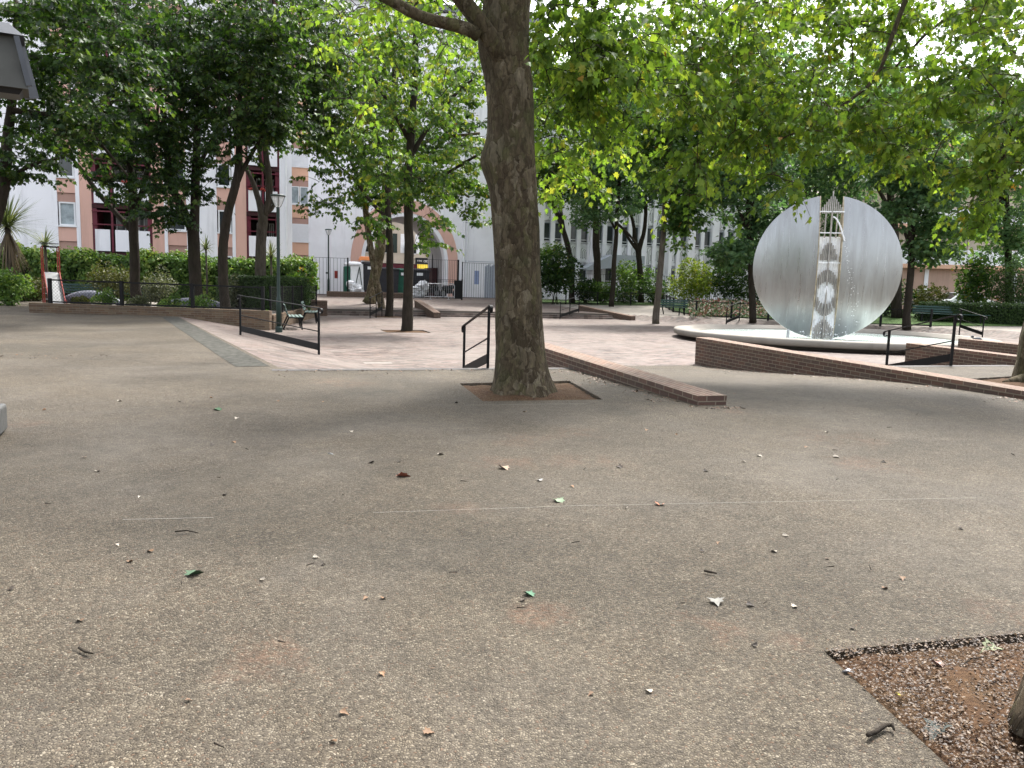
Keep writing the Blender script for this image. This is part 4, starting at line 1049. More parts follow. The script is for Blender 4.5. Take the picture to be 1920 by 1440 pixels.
# D: pink stone building across the street at far right
dx, dy = 26.0, 64.0
bD = thing('stone_building', 'pink stone building with white and orange balcony bands at far right', 'building', (dx, dy, 0), R(-6))
strip(bD, 'wall', 'terracotta', 0, 34, 0, 3.9, 0, 8); strip(bD, 'upper_wall', 'hauss', 0, 34, 3.9, 17, .4, 8)
for k in range(4):
    z = 3.9+3.1*k
    strip(bD, 'balcony', 'wallwhite', 0, 34, z, z+1.15, -.6, .4); strip(bD, 'balcony_band', 'wallpeach', 0, 34, z-.32, z, -.62, .4)
    for i in range(11): win(bD, 1+3*i, 2.7+3*i, z+1.3, z+2.6, .4, .12, 'winglass', .08, False, 1)
for i in range(10):
    o = win(bD, 1.2+3.3*i, 2.9+3.3*i, 1.0, 3.0, 0, .12, 'winglass', .09, True, 1)
    mb = MB(); 
    mb.b2(3.2+3.3*i, 3.5+3.3*i, -.06, 0, 0, 3.88); mb.build('pier', MT['wallwhite'], bD)
strip(bD, 'roof', 'roofzinc', -.3, 34.3, 17, 17.4, -.5, 8.3)

def car(label, x, y, rz, mat):
    t = thing('parked_car', label, 'car', (x, y, .28), rz, 'cars parked in the far street')
    mb = MB(); prof = [(-2.05,.35),(-2.1,.62),(-1.95,.86),(-1.2,.95),(-.55,1.42),(.75,1.46),(1.5,.98),(2.0,.88),(2.1,.6),(2.05,.35)]
    mb.prism(prof, -.82, .82, axis='y'); mb.build('body', MT[mat], t, bevel=.06)
    mb = MB(); 
    for y0 in (-.835, .835): mb.prism([(-1.0,.98),(-.48,1.36),(.7,1.39),(1.25,1.0)], min(y0, y0*.99), max(y0, y0*.99), axis='y')
    mb.build('window', MT['winglass'], t)
    mb = MB(); mb.add([(-1.19,-.7,.985),(-1.19,.7,.985),(-.6,.64,1.4),(-.6,-.64,1.4)], [(0,1,2,3)]); mb.add([(1.49,-.7,1.02),(1.49,.7,1.02),(.83,.64,1.445),(.83,-.64,1.445)], [(3,2,1,0)]); mb.build('windscreen', MT['winglass'], t)
    for xx in (-1.3, 1.32):
        for yy in (-.8, .8):
            mb = MB(); mb.lathe([(.1,-.1),(.29,-.1),(.32,-.06),(.32,.06),(.29,.1),(.1,.1)], 18); o = mb.build('wheel', MT['rubber'], t, True); o.rotation_euler = (R(90),0,0); o.location = (xx, yy, .32)
            m2 = MB(); m2.lathe([(0,-.085),(.2,-.09),(.2,.09),(0,.085)], 12); m2.build('rim', MT['galv'], o)
car('white car parked beyond the clipped hedge, behind the bushy shrub', 30.6, 54.5, R(4), 'carwhite')
car('grey car parked beyond the hedge at far right', 36.2, 55.0, R(2), 'cargrey')
car('white car parked in front of the pink stone building, right of the disc', 25.0, 56.5, R(6), 'carwhite')

# kiosk whose roof corner shows at top left
K1 = Vector((-.86,-.5,0)); K2 = Vector((-.5,.86,0)); kc = at(37, 48, 5.0); kz = kc.z
t = thing('park_kiosk', 'dark metal kiosk with sloping roof fascia, its roof corner at top left', 'kiosk', (kc.x, kc.y, 0))
def kp(a, b, z): v = K1*a+K2*b; return (v.x, v.y, z)
def frus(name, mat, o0, o1, z0, z1, W=2.6, D=.24, **k):
    mb = MB(); mb.add([kp(-o0,-o0,z0),kp(W+o0,-o0,z0),kp(W+o0,D+o0,z0),kp(-o0,D+o0,z0),kp(-o1,-o1,z1),kp(W+o1,-o1,z1),kp(W+o1,D+o1,z1),kp(-o1,D+o1,z1)], [(0,3,2,1),(4,5,6,7),(0,1,5,4),(1,2,6,5),(2,3,7,6),(3,0,4,7)])
    return mb.build(name, MT[mat], t, **k)
fz = (EYE+ray(60,168)*(5.0/ray(60,168).y)).z
frus('fascia', 'kiosk', .03, -.03, fz, kz-.06); frus('roof_cap', 'kioskcap', .02, -.06, kz-.06, kz+.02); frus('soffit', 'signblack', -.02, -.0, fz-.03, fz)
mb = MB(); mb.bar(kp(-.035,-.02,fz+.02), kp(.02,-.02,kz-.07), .03, .03); mb.build('corner_trim', MT['kioskcap'], t)
mb = MB(); mb.bar(kp(-.045,.28,fz+.0), kp(.02,.25,kz-.07), .06, .06); mb.build('corner_trim', MT['kioskcap'], t)
mb = MB(); mb.add([kp(.95,.05,0),kp(2.5,.05,0),kp(2.5,.22,0),kp(.95,.22,0),kp(.95,.05,fz-.06),kp(2.5,.05,fz-.06),kp(2.5,.22,fz-.06),kp(.95,.22,fz-.06)], [(0,3,2,1),(0,1,5,4),(1,2,6,5),(2,3,7,6),(3,0,4,7)]); mb.build('wall', MT['kiosk'], t)
# granite kerb block at left edge
p = gnd(6, 826); mb = MB(); mb.box((-.29,.22,.13),(.52,.36,.22)); tag(mb.build('granite_block', MT['granite'], loc=(p.x-.02, p.y+.04, 0), rz=R(24), bevel=.02), 'grey granite block on the paving at the left edge', 'stone block')
# ------------------------------------------------------------------ foliage
GREEN = [(0, (.018,.044,.012)), (.35, (.040,.086,.020)), (.65, (.075,.14,.028)), (.88, (.13,.20,.04)), (.95, (.22,.22,.04)), (1, (.26,.12,.03))]
MT['leafplane'] = leafmat('plane_leaf', [(0, (.048,.098,.02)), (.35, (.092,.172,.03)), (.65, (.148,.235,.038)), (.9, (.23,.31,.05)), (.96, (.27,.24,.05)), (1, (.26,.13,.035))], .56, (1.35,1.3,.6))
MT['leafdark'] = leafmat('dark_maple_leaf', [(0, (.010,.024,.009)), (.4, (.020,.046,.014)), (.75, (.042,.082,.020)), (.95, (.085,.125,.028)), (1, (.14,.13,.03))], .44, (1.3,1.4,.5))
MT['leafblue'] = leafmat('blue_green_leaf', [(0, (.045,.095,.045)), (.5, (.10,.175,.078)), (.85, (.16,.245,.10)), (1, (.19,.22,.07))], .52, (1.2,1.35,.7))
MT['leafmid'] = leafmat('mid_green_leaf', GREEN, .48, (1.45,1.5,.5))
MT['leafyellow'] = leafmat('yellow_green_leaf', [(0, (.06,.11,.015)), (.5, (.13,.19,.03)), (.85, (.22,.26,.045)), (1, (.30,.24,.05))], .5, (1.4,1.35,.5))
MT['leafivy'] = leafmat('ivy_leaf', [(0, (.03,.065,.015)), (.5, (.085,.16,.034)), (.85, (.16,.24,.055)), (1, (.25,.29,.08))], .38)
MT['leafgrey'] = leafmat('grey_green_leaf', [(0, (.05,.06,.035)), (.5, (.10,.11,.065)), (1, (.17,.18,.12))], .3)
MT['leafolive'] = leafmat('olive_shrub_leaf', [(0, (.03,.035,.010)), (.5, (.07,.075,.02)), (1, (.12,.12,.04))], .3)
MT['leafbox'] = leafmat('box_leaf', [(0, (.012,.028,.008)), (.5, (.032,.065,.014)), (1, (.07,.12,.025))], .25)
MT['flowers'] = leafmat('flower_bed_bloom', [(0, (.03,.06,.02)), (.62, (.08,.13,.04)), (.66, (.22,.05,.05)), (.78, (.30,.13,.11)), (.86, (.24,.08,.05)), (.92, (.42,.38,.33)), (1, (.42,.38,.25))], .3, (1,1,1))
MT['cordy'] = leafmat('cordyline_blade', [(0, (.05,.065,.025)), (.5, (.10,.13,.055)), (.8, (.16,.19,.09)), (1, (.22,.19,.10))], .25)
MT['dead'] = leafmat('dead_blade', [(0, (.07,.05,.03)), (1, (.15,.11,.065))], .1)
MT['core'] = simple('hedge_core', (.008,.014,.006), .95, 0, .4, 5)

HALF = np.array([(0,0),(.26,-.05),(.20,.13),(.52,.27),(.31,.40),(.36,.66),(.16,.62),(0,1.0)])
SIMP = np.array([(0,0),(.30,.18),(.42,.42),(.2,.6),(0,1.0)])
BLADE = np.array([(0,0),(.10,.2),(.11,.5),(.05,.8),(0,1.0)])
def leaves(name, pos, tip, nrm, size, tint, mat, parent=None, shape=HALF, fold=.22, curl=.15):
    """one mesh of many two-winged leaf blades: pos n x 3, tip and nrm directions"""
    n = len(pos); k = len(shape)
    tip = tip/np.linalg.norm(tip, axis=1, keepdims=True)
    lat = np.cross(tip, nrm); lat /= np.maximum(np.linalg.norm(lat, axis=1, keepdims=True), 1e-6); nn = np.cross(lat, tip)
    X = np.concatenate([shape[:, 0], -shape[1:-1, 0]]); Y = np.concatenate([shape[:, 1], shape[1:-1, 1]])
    Zc = fold*np.abs(X) - curl*Y*Y
    V = pos[:, None, :] + size[:, None, None]*(lat[:, None, :]*X[None, :, None] + tip[:, None, :]*Y[None, :, None] + nn[:, None, :]*Zc[None, :, None])
    m = len(X); V = V.reshape(-1, 3)
    right = list(range(k)); left = [0] + list(range(k, m))[::1] + [k-1]; left = left[::-1]
    idx = np.array(right + left); L = len(idx)
    loops = (np.arange(n)[:, None]*m + idx[None, :]).reshape(-1)
    me = bpy.data.meshes.new(name)
    me.vertices.add(len(V)); me.vertices.foreach_set('co', V.astype(np.float32).reshape(-1))
    me.loops.add(len(loops)); me.loops.foreach_set('vertex_index', loops.astype(np.int32))
    me.polygons.add(2*n); st = np.arange(2*n)*k
    me.polygons.foreach_set('loop_start', st.astype(np.int32))
    try: me.polygons.foreach_set('loop_total', np.full(2*n, k, np.int32))
    except Exception: pass
    me.update(calc_edges=True)
    a = me.attributes.new('tint', 'FLOAT', 'FACE'); a.data.foreach_set('value', np.repeat(np.clip(tint, 0, 1), 2).astype(np.float32))
    me.materials.append(MT[mat] if isinstance(mat, str) else mat)
    o = bpy.data.objects.new(name, me); C.objects.link(o)
    if parent is not None: o.parent = parent
    return o
def unit(n): v = rng.normal(size=(n, 3)); return v/np.linalg.norm(v, axis=1, keepdims=True)
def ell(px, py, Y, rpx, rpy, rY, n, keep=.42):
    """cluster centres in an uneven ellipsoid that stands at distance Y"""
    c = at(px, py, Y); k = Y/F; out = []
    seed = Vector((px*.01, py*.01, Y))
    while len(out) < n:
        v = unit(1)[0]*rng.random()**(1/2.4)
        if noise.noise(Vector(v)*1.9 + seed) < (.5-keep)*.8 - .06: continue
        out.append((c.x+v[0]*rpx*k, c.y+v[1]*rY, c.z+v[2]*rpy*k))
    return np.array(out)
def grow(tb, nodes, cl, r_tip=.006, r_max=.05, sag=.12, taper=True):
    """join each cluster to the nearest branch already grown, adding it to the node list"""
    N = [Vector(p) for p in nodes]; A = np.array([p[:] for p in N])
    order = np.argsort(np.min(np.linalg.norm(cl[:, None, :]-A[None, :, :], axis=2), axis=1))
    for i in order:
        c = cl[i]; d = np.linalg.norm(A-c, axis=1) + np.maximum(0, A[:, 2]-c[2])*.25; j = int(np.argmin(d)); p = Vector(A[j]); q = Vector(c); L = (q-p).length
        if L < .05: continue
        mid = (p+q)/2 + Vector((rng.normal()*.07*L, rng.normal()*.07*L, (rng.random()-.35)*sag*L)); m1 = (p+mid)/2 + Vector((0,0,.03*L)); m2 = (q+mid)/2+Vector((rng.normal()*.03*L, 0, rng.normal()*.03*L))
        r = min(r_max, r_tip+.010*L)
        tb.tube([p, m1, mid, m2, q], [r, r*.85, r*.7, r*.5, r_tip*.6], 5, cap=False)
        A = np.vstack([A, [m1[:], mid[:], m2[:], q[:]]])
def crown(name, cl, per, sig, size, mat, parent, droop=.35, shape=HALF, tb=.45, tsd=.2, sz=.8, hang=False):
    n = len(cl)*per
    c = np.repeat(cl, per, axis=0); v = unit(n)*rng.random((n, 1))**.5
    sg = np.repeat(rng.uniform(.6, 1.3, len(cl)), per)[:, None]*sig
    pos = c + v*sg*np.array([1, 1, sz])
    if hang: pos[:, 2] -= rng.random(n)*sig*1.0
    out = v.copy(); out[:, 2] *= .3
    tip = out + unit(n)*.5; tip[:, 2] = tip[:, 2]*.5 - droop
    nr = unit(n)*.55; nr[:, 2] += .85
    ct = np.repeat(rng.normal(0, tsd*.6, len(cl)), per)
    tint = np.clip(tb + ct + rng.normal(0, tsd, n), 0, .93)
    k = rng.random(n) < .004; tint[k] = rng.uniform(.94, 1, k.sum())
    return leaves(name, pos, tip, nr, size*rng.uniform(.6, 1.2, n), tint, mat, parent, shape)
def sprays(name, cl, per, L, size, mat, parent, tw, droop=.6, rise=.1, tb=.5, tsd=.18, hang=.55, yel=.003, face=.6):
    """leafy shoots: each cluster centre carries one arching shoot with leaves set alternately along it"""
    n = len(cl); th = rng.random(n)*2*math.pi; ln = L*rng.uniform(.6, 1.35, n)
    dh = np.c_[np.cos(th), np.sin(th), np.zeros(n)]; e = rng.normal(rise, .25, n); dr = droop*rng.uniform(.5, 1.4, n)
    def P(t): return cl + dh*(ln*t)[:, None] + np.c_[np.zeros(n), np.zeros(n), ln*(e*t - dr*t*t)]
    for i in range(n):
        pts = [cl[i] + dh[i]*ln[i]*t + np.array([0, 0, ln[i]*(e[i]*t-dr[i]*t*t)]) for t in (0, .35, .7, 1)]
        tw.tube([Vector(p) for p in pts], [.0065, .005, .0035, .002], 4, cap=False)
    lat = np.c_[-dh[:, 1], dh[:, 0], np.zeros(n)]; pos, tip, nr, sz, tn = [], [], [], [], []
    ct = rng.normal(0, tsd*.7, n)
    for k in range(per):
        t = np.clip(.08+.92*k/(per-1) + rng.normal(0, .04, n), 0, 1); sd = (1 if k % 2 else -1) if k < per-1 else 0
        slope = e - 2*dr*t
        ax = dh + np.c_[np.zeros(n), np.zeros(n), slope]; ax /= np.linalg.norm(ax, axis=1, keepdims=True)
        d = lat*sd*.85 + ax*(.55 if sd else 1.0) + rng.normal(0, .32, (n, 3)); d[:, 2] -= hang
        d /= np.linalg.norm(d, axis=1, keepdims=True)
        p = P(t) + d*(.035+.03*rng.random(n))[:, None]
        pos.append(p); tip.append(d); nr.append(np.c_[rng.normal(0, face, n), rng.normal(0, face, n), np.full(n, .62)] + dh*.2)
        sz.append(size*rng.uniform(.55, 1.2, n)*(1-.35*t)); tn.append(np.clip(tb+ct+rng.normal(0, tsd, n)+.12*t, 0, .93))
    tn = np.concatenate(tn); q = rng.random(len(tn)) < yel; tn[q] = rng.uniform(.94, 1, q.sum())
    return leaves(name, np.vstack(pos), np.vstack(tip), np.vstack(nr), np.concatenate(sz), tn, mat, parent, HALF, .25, .3)
def local(o, loc):
    """move mesh data so that the object's parent can stand at loc"""
    o.data.transform(Matrix.Translation(-Vector(loc)))
TREES = 'trees in the square'
def tree(label, base, limbs, cls, bark, leaf, per=34, sig=.42, size=.2, name='plane_tree', droop=.35, group=TREES, tb=.45, shape=None, hang=False, sides=10, r_tip=.008, shoot=0, tsd=.2, sag=.12, sdroop=.6, hanging=.55):
    """limbs: list of (points, radii) in world space, the first is the trunk; cls: arrays of cluster centres"""
    t = thing(name, label, 'tree', base, 0, group)
    tr = MB(); lms = []; nodes = []
    for i, (pts, rad) in enumerate(limbs):
        # subdivide and roughen
        P, Q = [], []
        for (a, b, ra, rb) in zip(pts, pts[1:], rad, rad[1:]):
            n = max(2, int((b-a).length/.45))
            for k in range(n): P.append(a.lerp(b, k/n)); Q.append(ra+(rb-ra)*k/n)
        P.append(pts[-1]); Q.append(rad[-1])
        P = [p + Vector((noise.noise(p*.9), noise.noise(p*.9+Vector((5,5,5))), 0))*min(.10, Q[k]*.5)*(1 if 0 < k < len(P)-1 else 0) for k, p in enumerate(P)]
        for _ in range(1): P = [P[0]]+[(P[k-1]+P[k]*2+P[k+1])/4 for k in range(1, len(P)-1)]+[P[-1]]
        lm = tr if i == 0 else MB(); lm.tube(P, Q, sides, wob=.14)
        if i: lms.append((lm, 'limb'))
        nodes += P[max(1, int(len(P)*(.4 if i == 0 else .25))):]
    cl = np.vstack(cls)
    tw = MB(); grow(tw, nodes, cl, r_tip=r_tip, sag=sag)
    o = None
    if shoot: o = sprays('crown', cl, per, shoot, size, leaf, t, tw, sdroop, .1, tb, tsd, hanging)
    for mb, nm in [(tr, 'trunk')] + lms + [(tw, 'branches')]:
        if mb.v:
            for v in mb.v: v -= Vector(base)
            mb.build(nm, MT[bark], t, True, fix=False)
    if o is None: o = crown('crown', cl, per, sig, size, leaf, t, droop, shape if shape is not None else HALF, tb, tsd, .55, hang)
    local(o, base)
    return t
def tk(Y, *pts):
    """trunk or limb through photo pixels at distance Y (a tuple of px, py, half width px[, dY])"""
    P = [at(p[0], p[1], Y+(p[3] if len(p) > 3 else 0)) for p in pts]; return P, [p[2]*(Y+(p[3] if len(p) > 3 else 0))/F for p in pts]

def ball_cl(c, r, n):
    v = unit(n)*rng.random((n, 1))**.4; return np.array(c)+v*np.array(r)
# ---- the big plane tree in the middle
def main_plane():
    Y = 10.05; base = gnd(981, 737); base = Vector((base.x, base.y, 0))
    prof = [(765,982,72),(745,982,64),(735,981,60),(718,979.5,54),(690,977,49.5),(660,976,46.5),(600,973.5,44),(550,972,43),(500,970.5,42.5),(450,969,42.5),(400,966,43),(350,961,45),(325,957,48),(302,954,49.5),(280,955,47),(255,957,43.5),(200,957,42),(150,953,43),(110,945,45),(80,943,46),(40,947,44),(0,951,42),(-60,952,44),(-200,958,40),(-400,962,34)]
    t = thing('plane_tree', 'huge plane tree with thick mottled trunk in the middle foreground', 'tree', base, 0, TREES)
    mb = MB(); n = 56; rings = []
    for (a, b) in zip(prof, prof[1:]):
        m = max(2, int(abs(a[0]-b[0])/7))
        for k in range(m): f = k/m; rings.append(tuple(a[j]+(b[j]-a[j])*f for j in range(3)))
    for _ in range(3): rings = [rings[0]]+[tuple((rings[i-1][j]+2*rings[i][j]+rings[i+1][j])/4 for j in range(3)) for i in range(1, len(rings)-1)]+[rings[-1]]
    nodes = []
    for (py, px, hw) in rings:
        c = at(px, py, Y); r = hw*Y/F; 
        if py < 60: nodes.append(c.copy())
        for k in range(n):
            th = 2*math.pi*k/n; d = Vector((math.cos(th), math.sin(th), 0)); p = c+d*r
            base_f = max(0, (py-655)/90)
            q = 1 + .035*noise.noise(Vector((p.x*3.2, p.y*3.2, p.z*1.2))) + .022*noise.noise(Vector((p.x*9, p.y*9, p.z*3))) + .006*noise.noise(p*28) + base_f*(.05+.13*math.sin(th*5+.6)*(.7+.6*noise.noise(d*2+Vector((9,0,0)))))
            if 250 < py < 360: q += .10*math.exp(-((py-308)/28)**2)*max(0, math.cos(th-math.pi))**3
            mb.v.append(c + d*r*q - base)
    for i in range(len(rings)-1):
        for k in range(n): mb.f.append([i*n+k, i*n+(k+1)%n, (i+1)*n+(k+1)%n, (i+1)*n+k]); mb.mi.append(0)
    mb.build('trunk', MT['planebark'], t, True, fix=False)
    limbs = [tk(Y, (944,118,20,-.14),(930,88,18,-.28),(901,42,16,-.36),(864,-2,15,-.42),(834,-45,14.5,-.5),(800,-130,14,-.5)),
             tk(Y, (897,66,13,-.36),(880,53,12,-.42),(830,42,10.5,-.5),(785,33,10,-.55),(745,6,10,-.6),(690,-22,9.5,-.7),(560,-80,8,-.9)),
             tk(Y, (985,-150,16),(1060,-190,13),(1180,-210,10,.5),(1300,-190,7,1)),
             tk(Y, (955,-260,20),(900,-330,15,1),(800,-380,11,2)), tk(Y, (962,-200,15,.3),(1010,-290,12,2),(1060,-340,9,4))]
    for i, (P, Q) in enumerate(limbs):
        b = MB(); PP, QQ = [], []
        for a, c, ra, rc in zip(P, P[1:], Q, Q[1:]):
            m = max(2, int((c-a).length/.12))
            for k in range(m): PP.append(a.lerp(c, k/m)); QQ.append(ra+(rc-ra)*k/m)
        PP.append(P[-1]); QQ.append(Q[-1])
        for _ in range(2): PP = [PP[0]]+[(PP[k-1]+2*PP[k]+PP[k+1])/4 for k in range(1, len(PP)-1)]+[PP[-1]]
        b.tube([p-base for p in PP], QQ, 16, wob=.10); b.build('limb', MT['planebark'], t, True, fix=False); nodes += PP[len(PP)//3:]
    cl = np.vstack([ell(1090, 60, 11, 110, 95, 1.3, 90), ell(1060, 190, 12, 75, 110, 1.2, 52), ell(1160, 150, 11.5, 90, 110, 1.3, 66), ell(1062, 320, 13, 45, 50, .8, 16), ell(1120, 300, 14, 60, 50, .8, 14),
                    ell(820, -60, 11, 180, 70, 1.6, 40), ell(690, 20, 14, 170, 70, 2, 24), ell(640, 150, 15.5, 70, 110, 1.4, 9), ell(820, 120, 15.5, 80, 90, 1.4, 12), ell(720, 260, 16.5, 60, 60, 1.2, 5),
                    ell(980, -300, 10, 420, 140, 3.5, 120), ell(1130, -140, 11, 240, 80, 2.2, 50), ball_cl(base+Vector((-.5,-1.5,9.5)), (5,3.5,2.2), 60)])
    tw = MB(); grow(tw, nodes, cl, r_tip=.005, r_max=.03, sag=.5)
    o = sprays('crown', cl, 15, .62, .15, 'leafplane', t, tw, .7, .05, .42, .2)
    for v in tw.v: v -= base
    tw.build('branches', MT['barkdark'], t, True, fix=False); local(o, base)
main_plane()

# ---- plane tree in the right-hand pit: trunk at the frame edge, canopy over the right half
p = gnd(1962, 716); b = Vector((p.x, p.y, 0))
lim = [([b+Vector((0,0,-.05)), b+Vector((-.02,0,.25)), b+Vector((.05,.1,1.2)), b+Vector((.25,.3,3.2)), b+Vector((.3,.2,5.5)), b+Vector((.2,0,8))], [.56,.42,.36,.32,.27,.18]),
       ([b+Vector((-.4,-.15,.05)), b+Vector((-.62,-.2,.04)), b+Vector((-.9,-.3,0))], [.12,.07,.03]),
       tk(12.2, (1985,-60,14),(1900,-110,11),(1790,-120,7),(1692,-10,4.4),(1655,140,3.4),(1600,185,2.8),(1520,238,2.2),(1440,270,1.4)),
       tk(11.5, (1990,40,10),(1930,120,6),(1905,230,4),(1880,300,3),(1850,345,1.5)),
       tk(12.5, (1900,-112,9),(1700,-160,8),(1500,-150,7),(1350,-90,5),(1260,-20,3)),
       tk(14.0, (1940,-20,6),(1780,20,3),(1690,110,2.2),(1620,200,2.5))]
cls = [ell(1300, 30, 12.5, 140, 90, 1.4, 68), ell(1290, 180, 12.5, 95, 90, 1.2, 60), ell(1285, 320, 12, 36, 60, .6, 21), ell(1400, 110, 13, 110, 110, 1.4, 77), ell(1390, 270, 13, 70, 55, 1, 32), ell(1500, 210, 12.5, 110, 85, 1.3, 72), ell(1478, 352, 12, 22, 16, .3, 5), ell(1440, 330, 12.5, 30, 25, .4, 5),
       ell(1610, 210, 13, 110, 85, 1.3, 68), ell(1560, 90, 13.5, 120, 70, 1.4, 39), ell(1690, 285, 12.5, 60, 40, .8, 17), ell(1760, 190, 13, 90, 85, 1.3, 48), ell(1850, 130, 11.5, 90, 130, 1.3, 68), ell(1865, 320, 11.5, 50, 70, .9, 31), ell(1818, 395, 12, 36, 36, .5, 13), ell(1912, 240, 11, 50, 140, 1.1, 43), ell(1690, 45, 13.5, 90, 50, 1.2, 39), ell(1810, 20, 13.5, 100, 50, 1.2, 44), ell(1440, 15, 14, 170, 50, 1.4, 57), ell(1560, 10, 14, 120, 40, 1.2, 29),
       ell(1600, -150, 13, 400, 100, 3, 91), ell(1900, -80, 12, 140, 90, 2, 52), ball_cl(b+Vector((-2.5,-2.0,9)), (4.5,3.5,2), 60)]
tree('plane tree at the right edge, its yellow-green canopy hanging over the fountain', b, lim, cls, 'planebark', 'leafplane', 15, .34, .145, tb=.42, r_tip=.005, sag=.45, shoot=.6, sdroop=.7)
# ---- plane tree at the lower right corner, trunk just outside the frame
p = gnd(2068, 1412); b = Vector((p.x, p.y, 0)); rr = (gnd(2068,1412)-gnd(1908,1412)).length
lim = [([b+Vector((0,0,-.05)), b+Vector((0,0,.1)), b+Vector((.06,0,.35)), b+Vector((.12,-.05,1.2)), b+Vector((.2,-.1,3)), b+Vector((.3,-.4,5.5)), b+Vector((.2,-.8,8))], [rr*1.03,rr*.96,rr*.8,rr*.68,rr*.62,.2,.13]),
       ([b+Vector((.3,-.4,5.3)), b+Vector((1.5,-.2,6.6)), b+Vector((3,.5,7.2))], [.12,.08,.04]), ([b+Vector((.3,-.4,5.0)), b+Vector((-.6,-1.5,6.5)), b+Vector((-1.6,-2.2,7.4))], [.12,.08,.04])]
tree('plane tree rooted in the bare soil at the lower right corner', b, lim, [ball_cl(b+Vector((.6,-.3,7.8)), (3.4,2.6,1.2), 130)], 'planebark', 'leafplane', 15, .4, .16, tb=.5, shoot=.6)

# ---- slim trees on the plaza
b = foot(761, 621, -.4)
tree('straight slim tree in the square pit on the plaza left of the big trunk', b, [tk(b.y, (761,626,12),(762,612,10.5),(764,560,9.3),(766,480,9),(767,400,8.5),(764,330,8),(772,240,7),(778,150,6),(780,40,5),(782,-80,4)),
     tk(b.y, (766,300,5),(800,240,4),(850,180,3),(885,150,2,-.5)), tk(b.y, (770,340,5),(830,330,3.5),(880,300,2.5,-1),(905,285,1.5,-1)), tk(b.y, (766,260,4.5),(720,180,3.5),(680,110,2))],
     [ell(780, 130, 27.5, 120, 130, 2.2, 140), ell(850, 290, 27, 60, 45, 1.2, 36), ell(800, 340, 27.5, 60, 55, 1.2, 45), ell(740, 300, 27.5, 60, 80, 1.5, 45), ell(800, 455, 27, 26, 14, .4, 6), ell(690, 200, 27, 60, 90, 1.5, 45), ell(805, 425, 27, 40, 35, .7, 14), ball_cl(b+Vector((.5,.5,10.5)), (4.2,3.6,2.6), 150)], 'barkdark', 'leafmid', 15, .42, .2, tb=.55, shoot=.75, sdroop=.4)
b = foot(729, 594, -.4)
tree('slim dark tree at the foot of the far plaza steps', b, [tk(b.y, (729,597,8.5),(729,585,7.2),(731,520,6.6),(730,450,6.2),(728,400,6),(728,330,5.5),(735,230,4.5),(740,100,3.5)), tk(b.y, (728,410,4),(700,385,3),(660,330,2.2),(620,300,1.5)), tk(b.y, (728,300,4),(690,220,3),(640,150,2))],
     [ell(640, 300, 36, 85, 60, 1.8, 90), ell(610, 380, 35, 50, 25, 1, 20), ell(690, 420, 38, 45, 22, .8, 22), ell(700, 200, 38, 120, 120, 2.5, 135), ell(650, 90, 36, 100, 100, 2.5, 90), ball_cl(b+Vector((-.5,.5,12.5)), (4.5,4,2.6), 120)], 'barkdark', 'leafmid', 14, .48, .23, tb=.45, shoot=.85, sdroop=.4)
b = at(714, 584, 42.6); b.z = zw(b.x, b.y)
tree('pale leaning plane trunk behind the slim plaza trees', b, [tk(b.y, (715,586,8),(713,570,7),(707,530,6.3),(697,480,5.8),(690,430,5.5),(682,350,5),(678,250,4.2),(670,150,3.2)), tk(b.y, (684,360,4),(650,280,3),(630,220,2)), tk(b.y, (690,400,3.5),(715,440,4),(730,445,3))],
     [ell(680, 180, 41, 110, 110, 2.6, 112), ell(600, 230, 40, 70, 80, 2, 58), ell(720, 350, 42, 60, 60, 1.6, 54)], 'barkpale', 'leafmid', 30, .5, .23, tb=.5)
b = at(694, 566, 46.5); b.z = zw(b.x, b.y)
tree('second pale mottled plane trunk crossing behind the leaning one', b, [tk(b.y, (692,568,14),(696,556,10),(703,520,9.5),(712,470,9.5),(716,430,8.5),(724,340,7),(735,240,5.5),(745,130,4)), tk(b.y, (722,360,5),(770,330,4),(820,330,3),(880,370,2)), tk(b.y, (730,300,4.5),(810,260,3.4),(900,250,2.4))],
     [ell(850, 350, 46, 70, 40, 2, 58), ell(900, 400, 46, 30, 22, 1, 10), ell(800, 250, 46, 120, 80, 2.6, 104), ell(880, 180, 46, 90, 120, 2.6, 90)], 'barkpale', 'leafmid', 28, .5, .24, tb=.52)

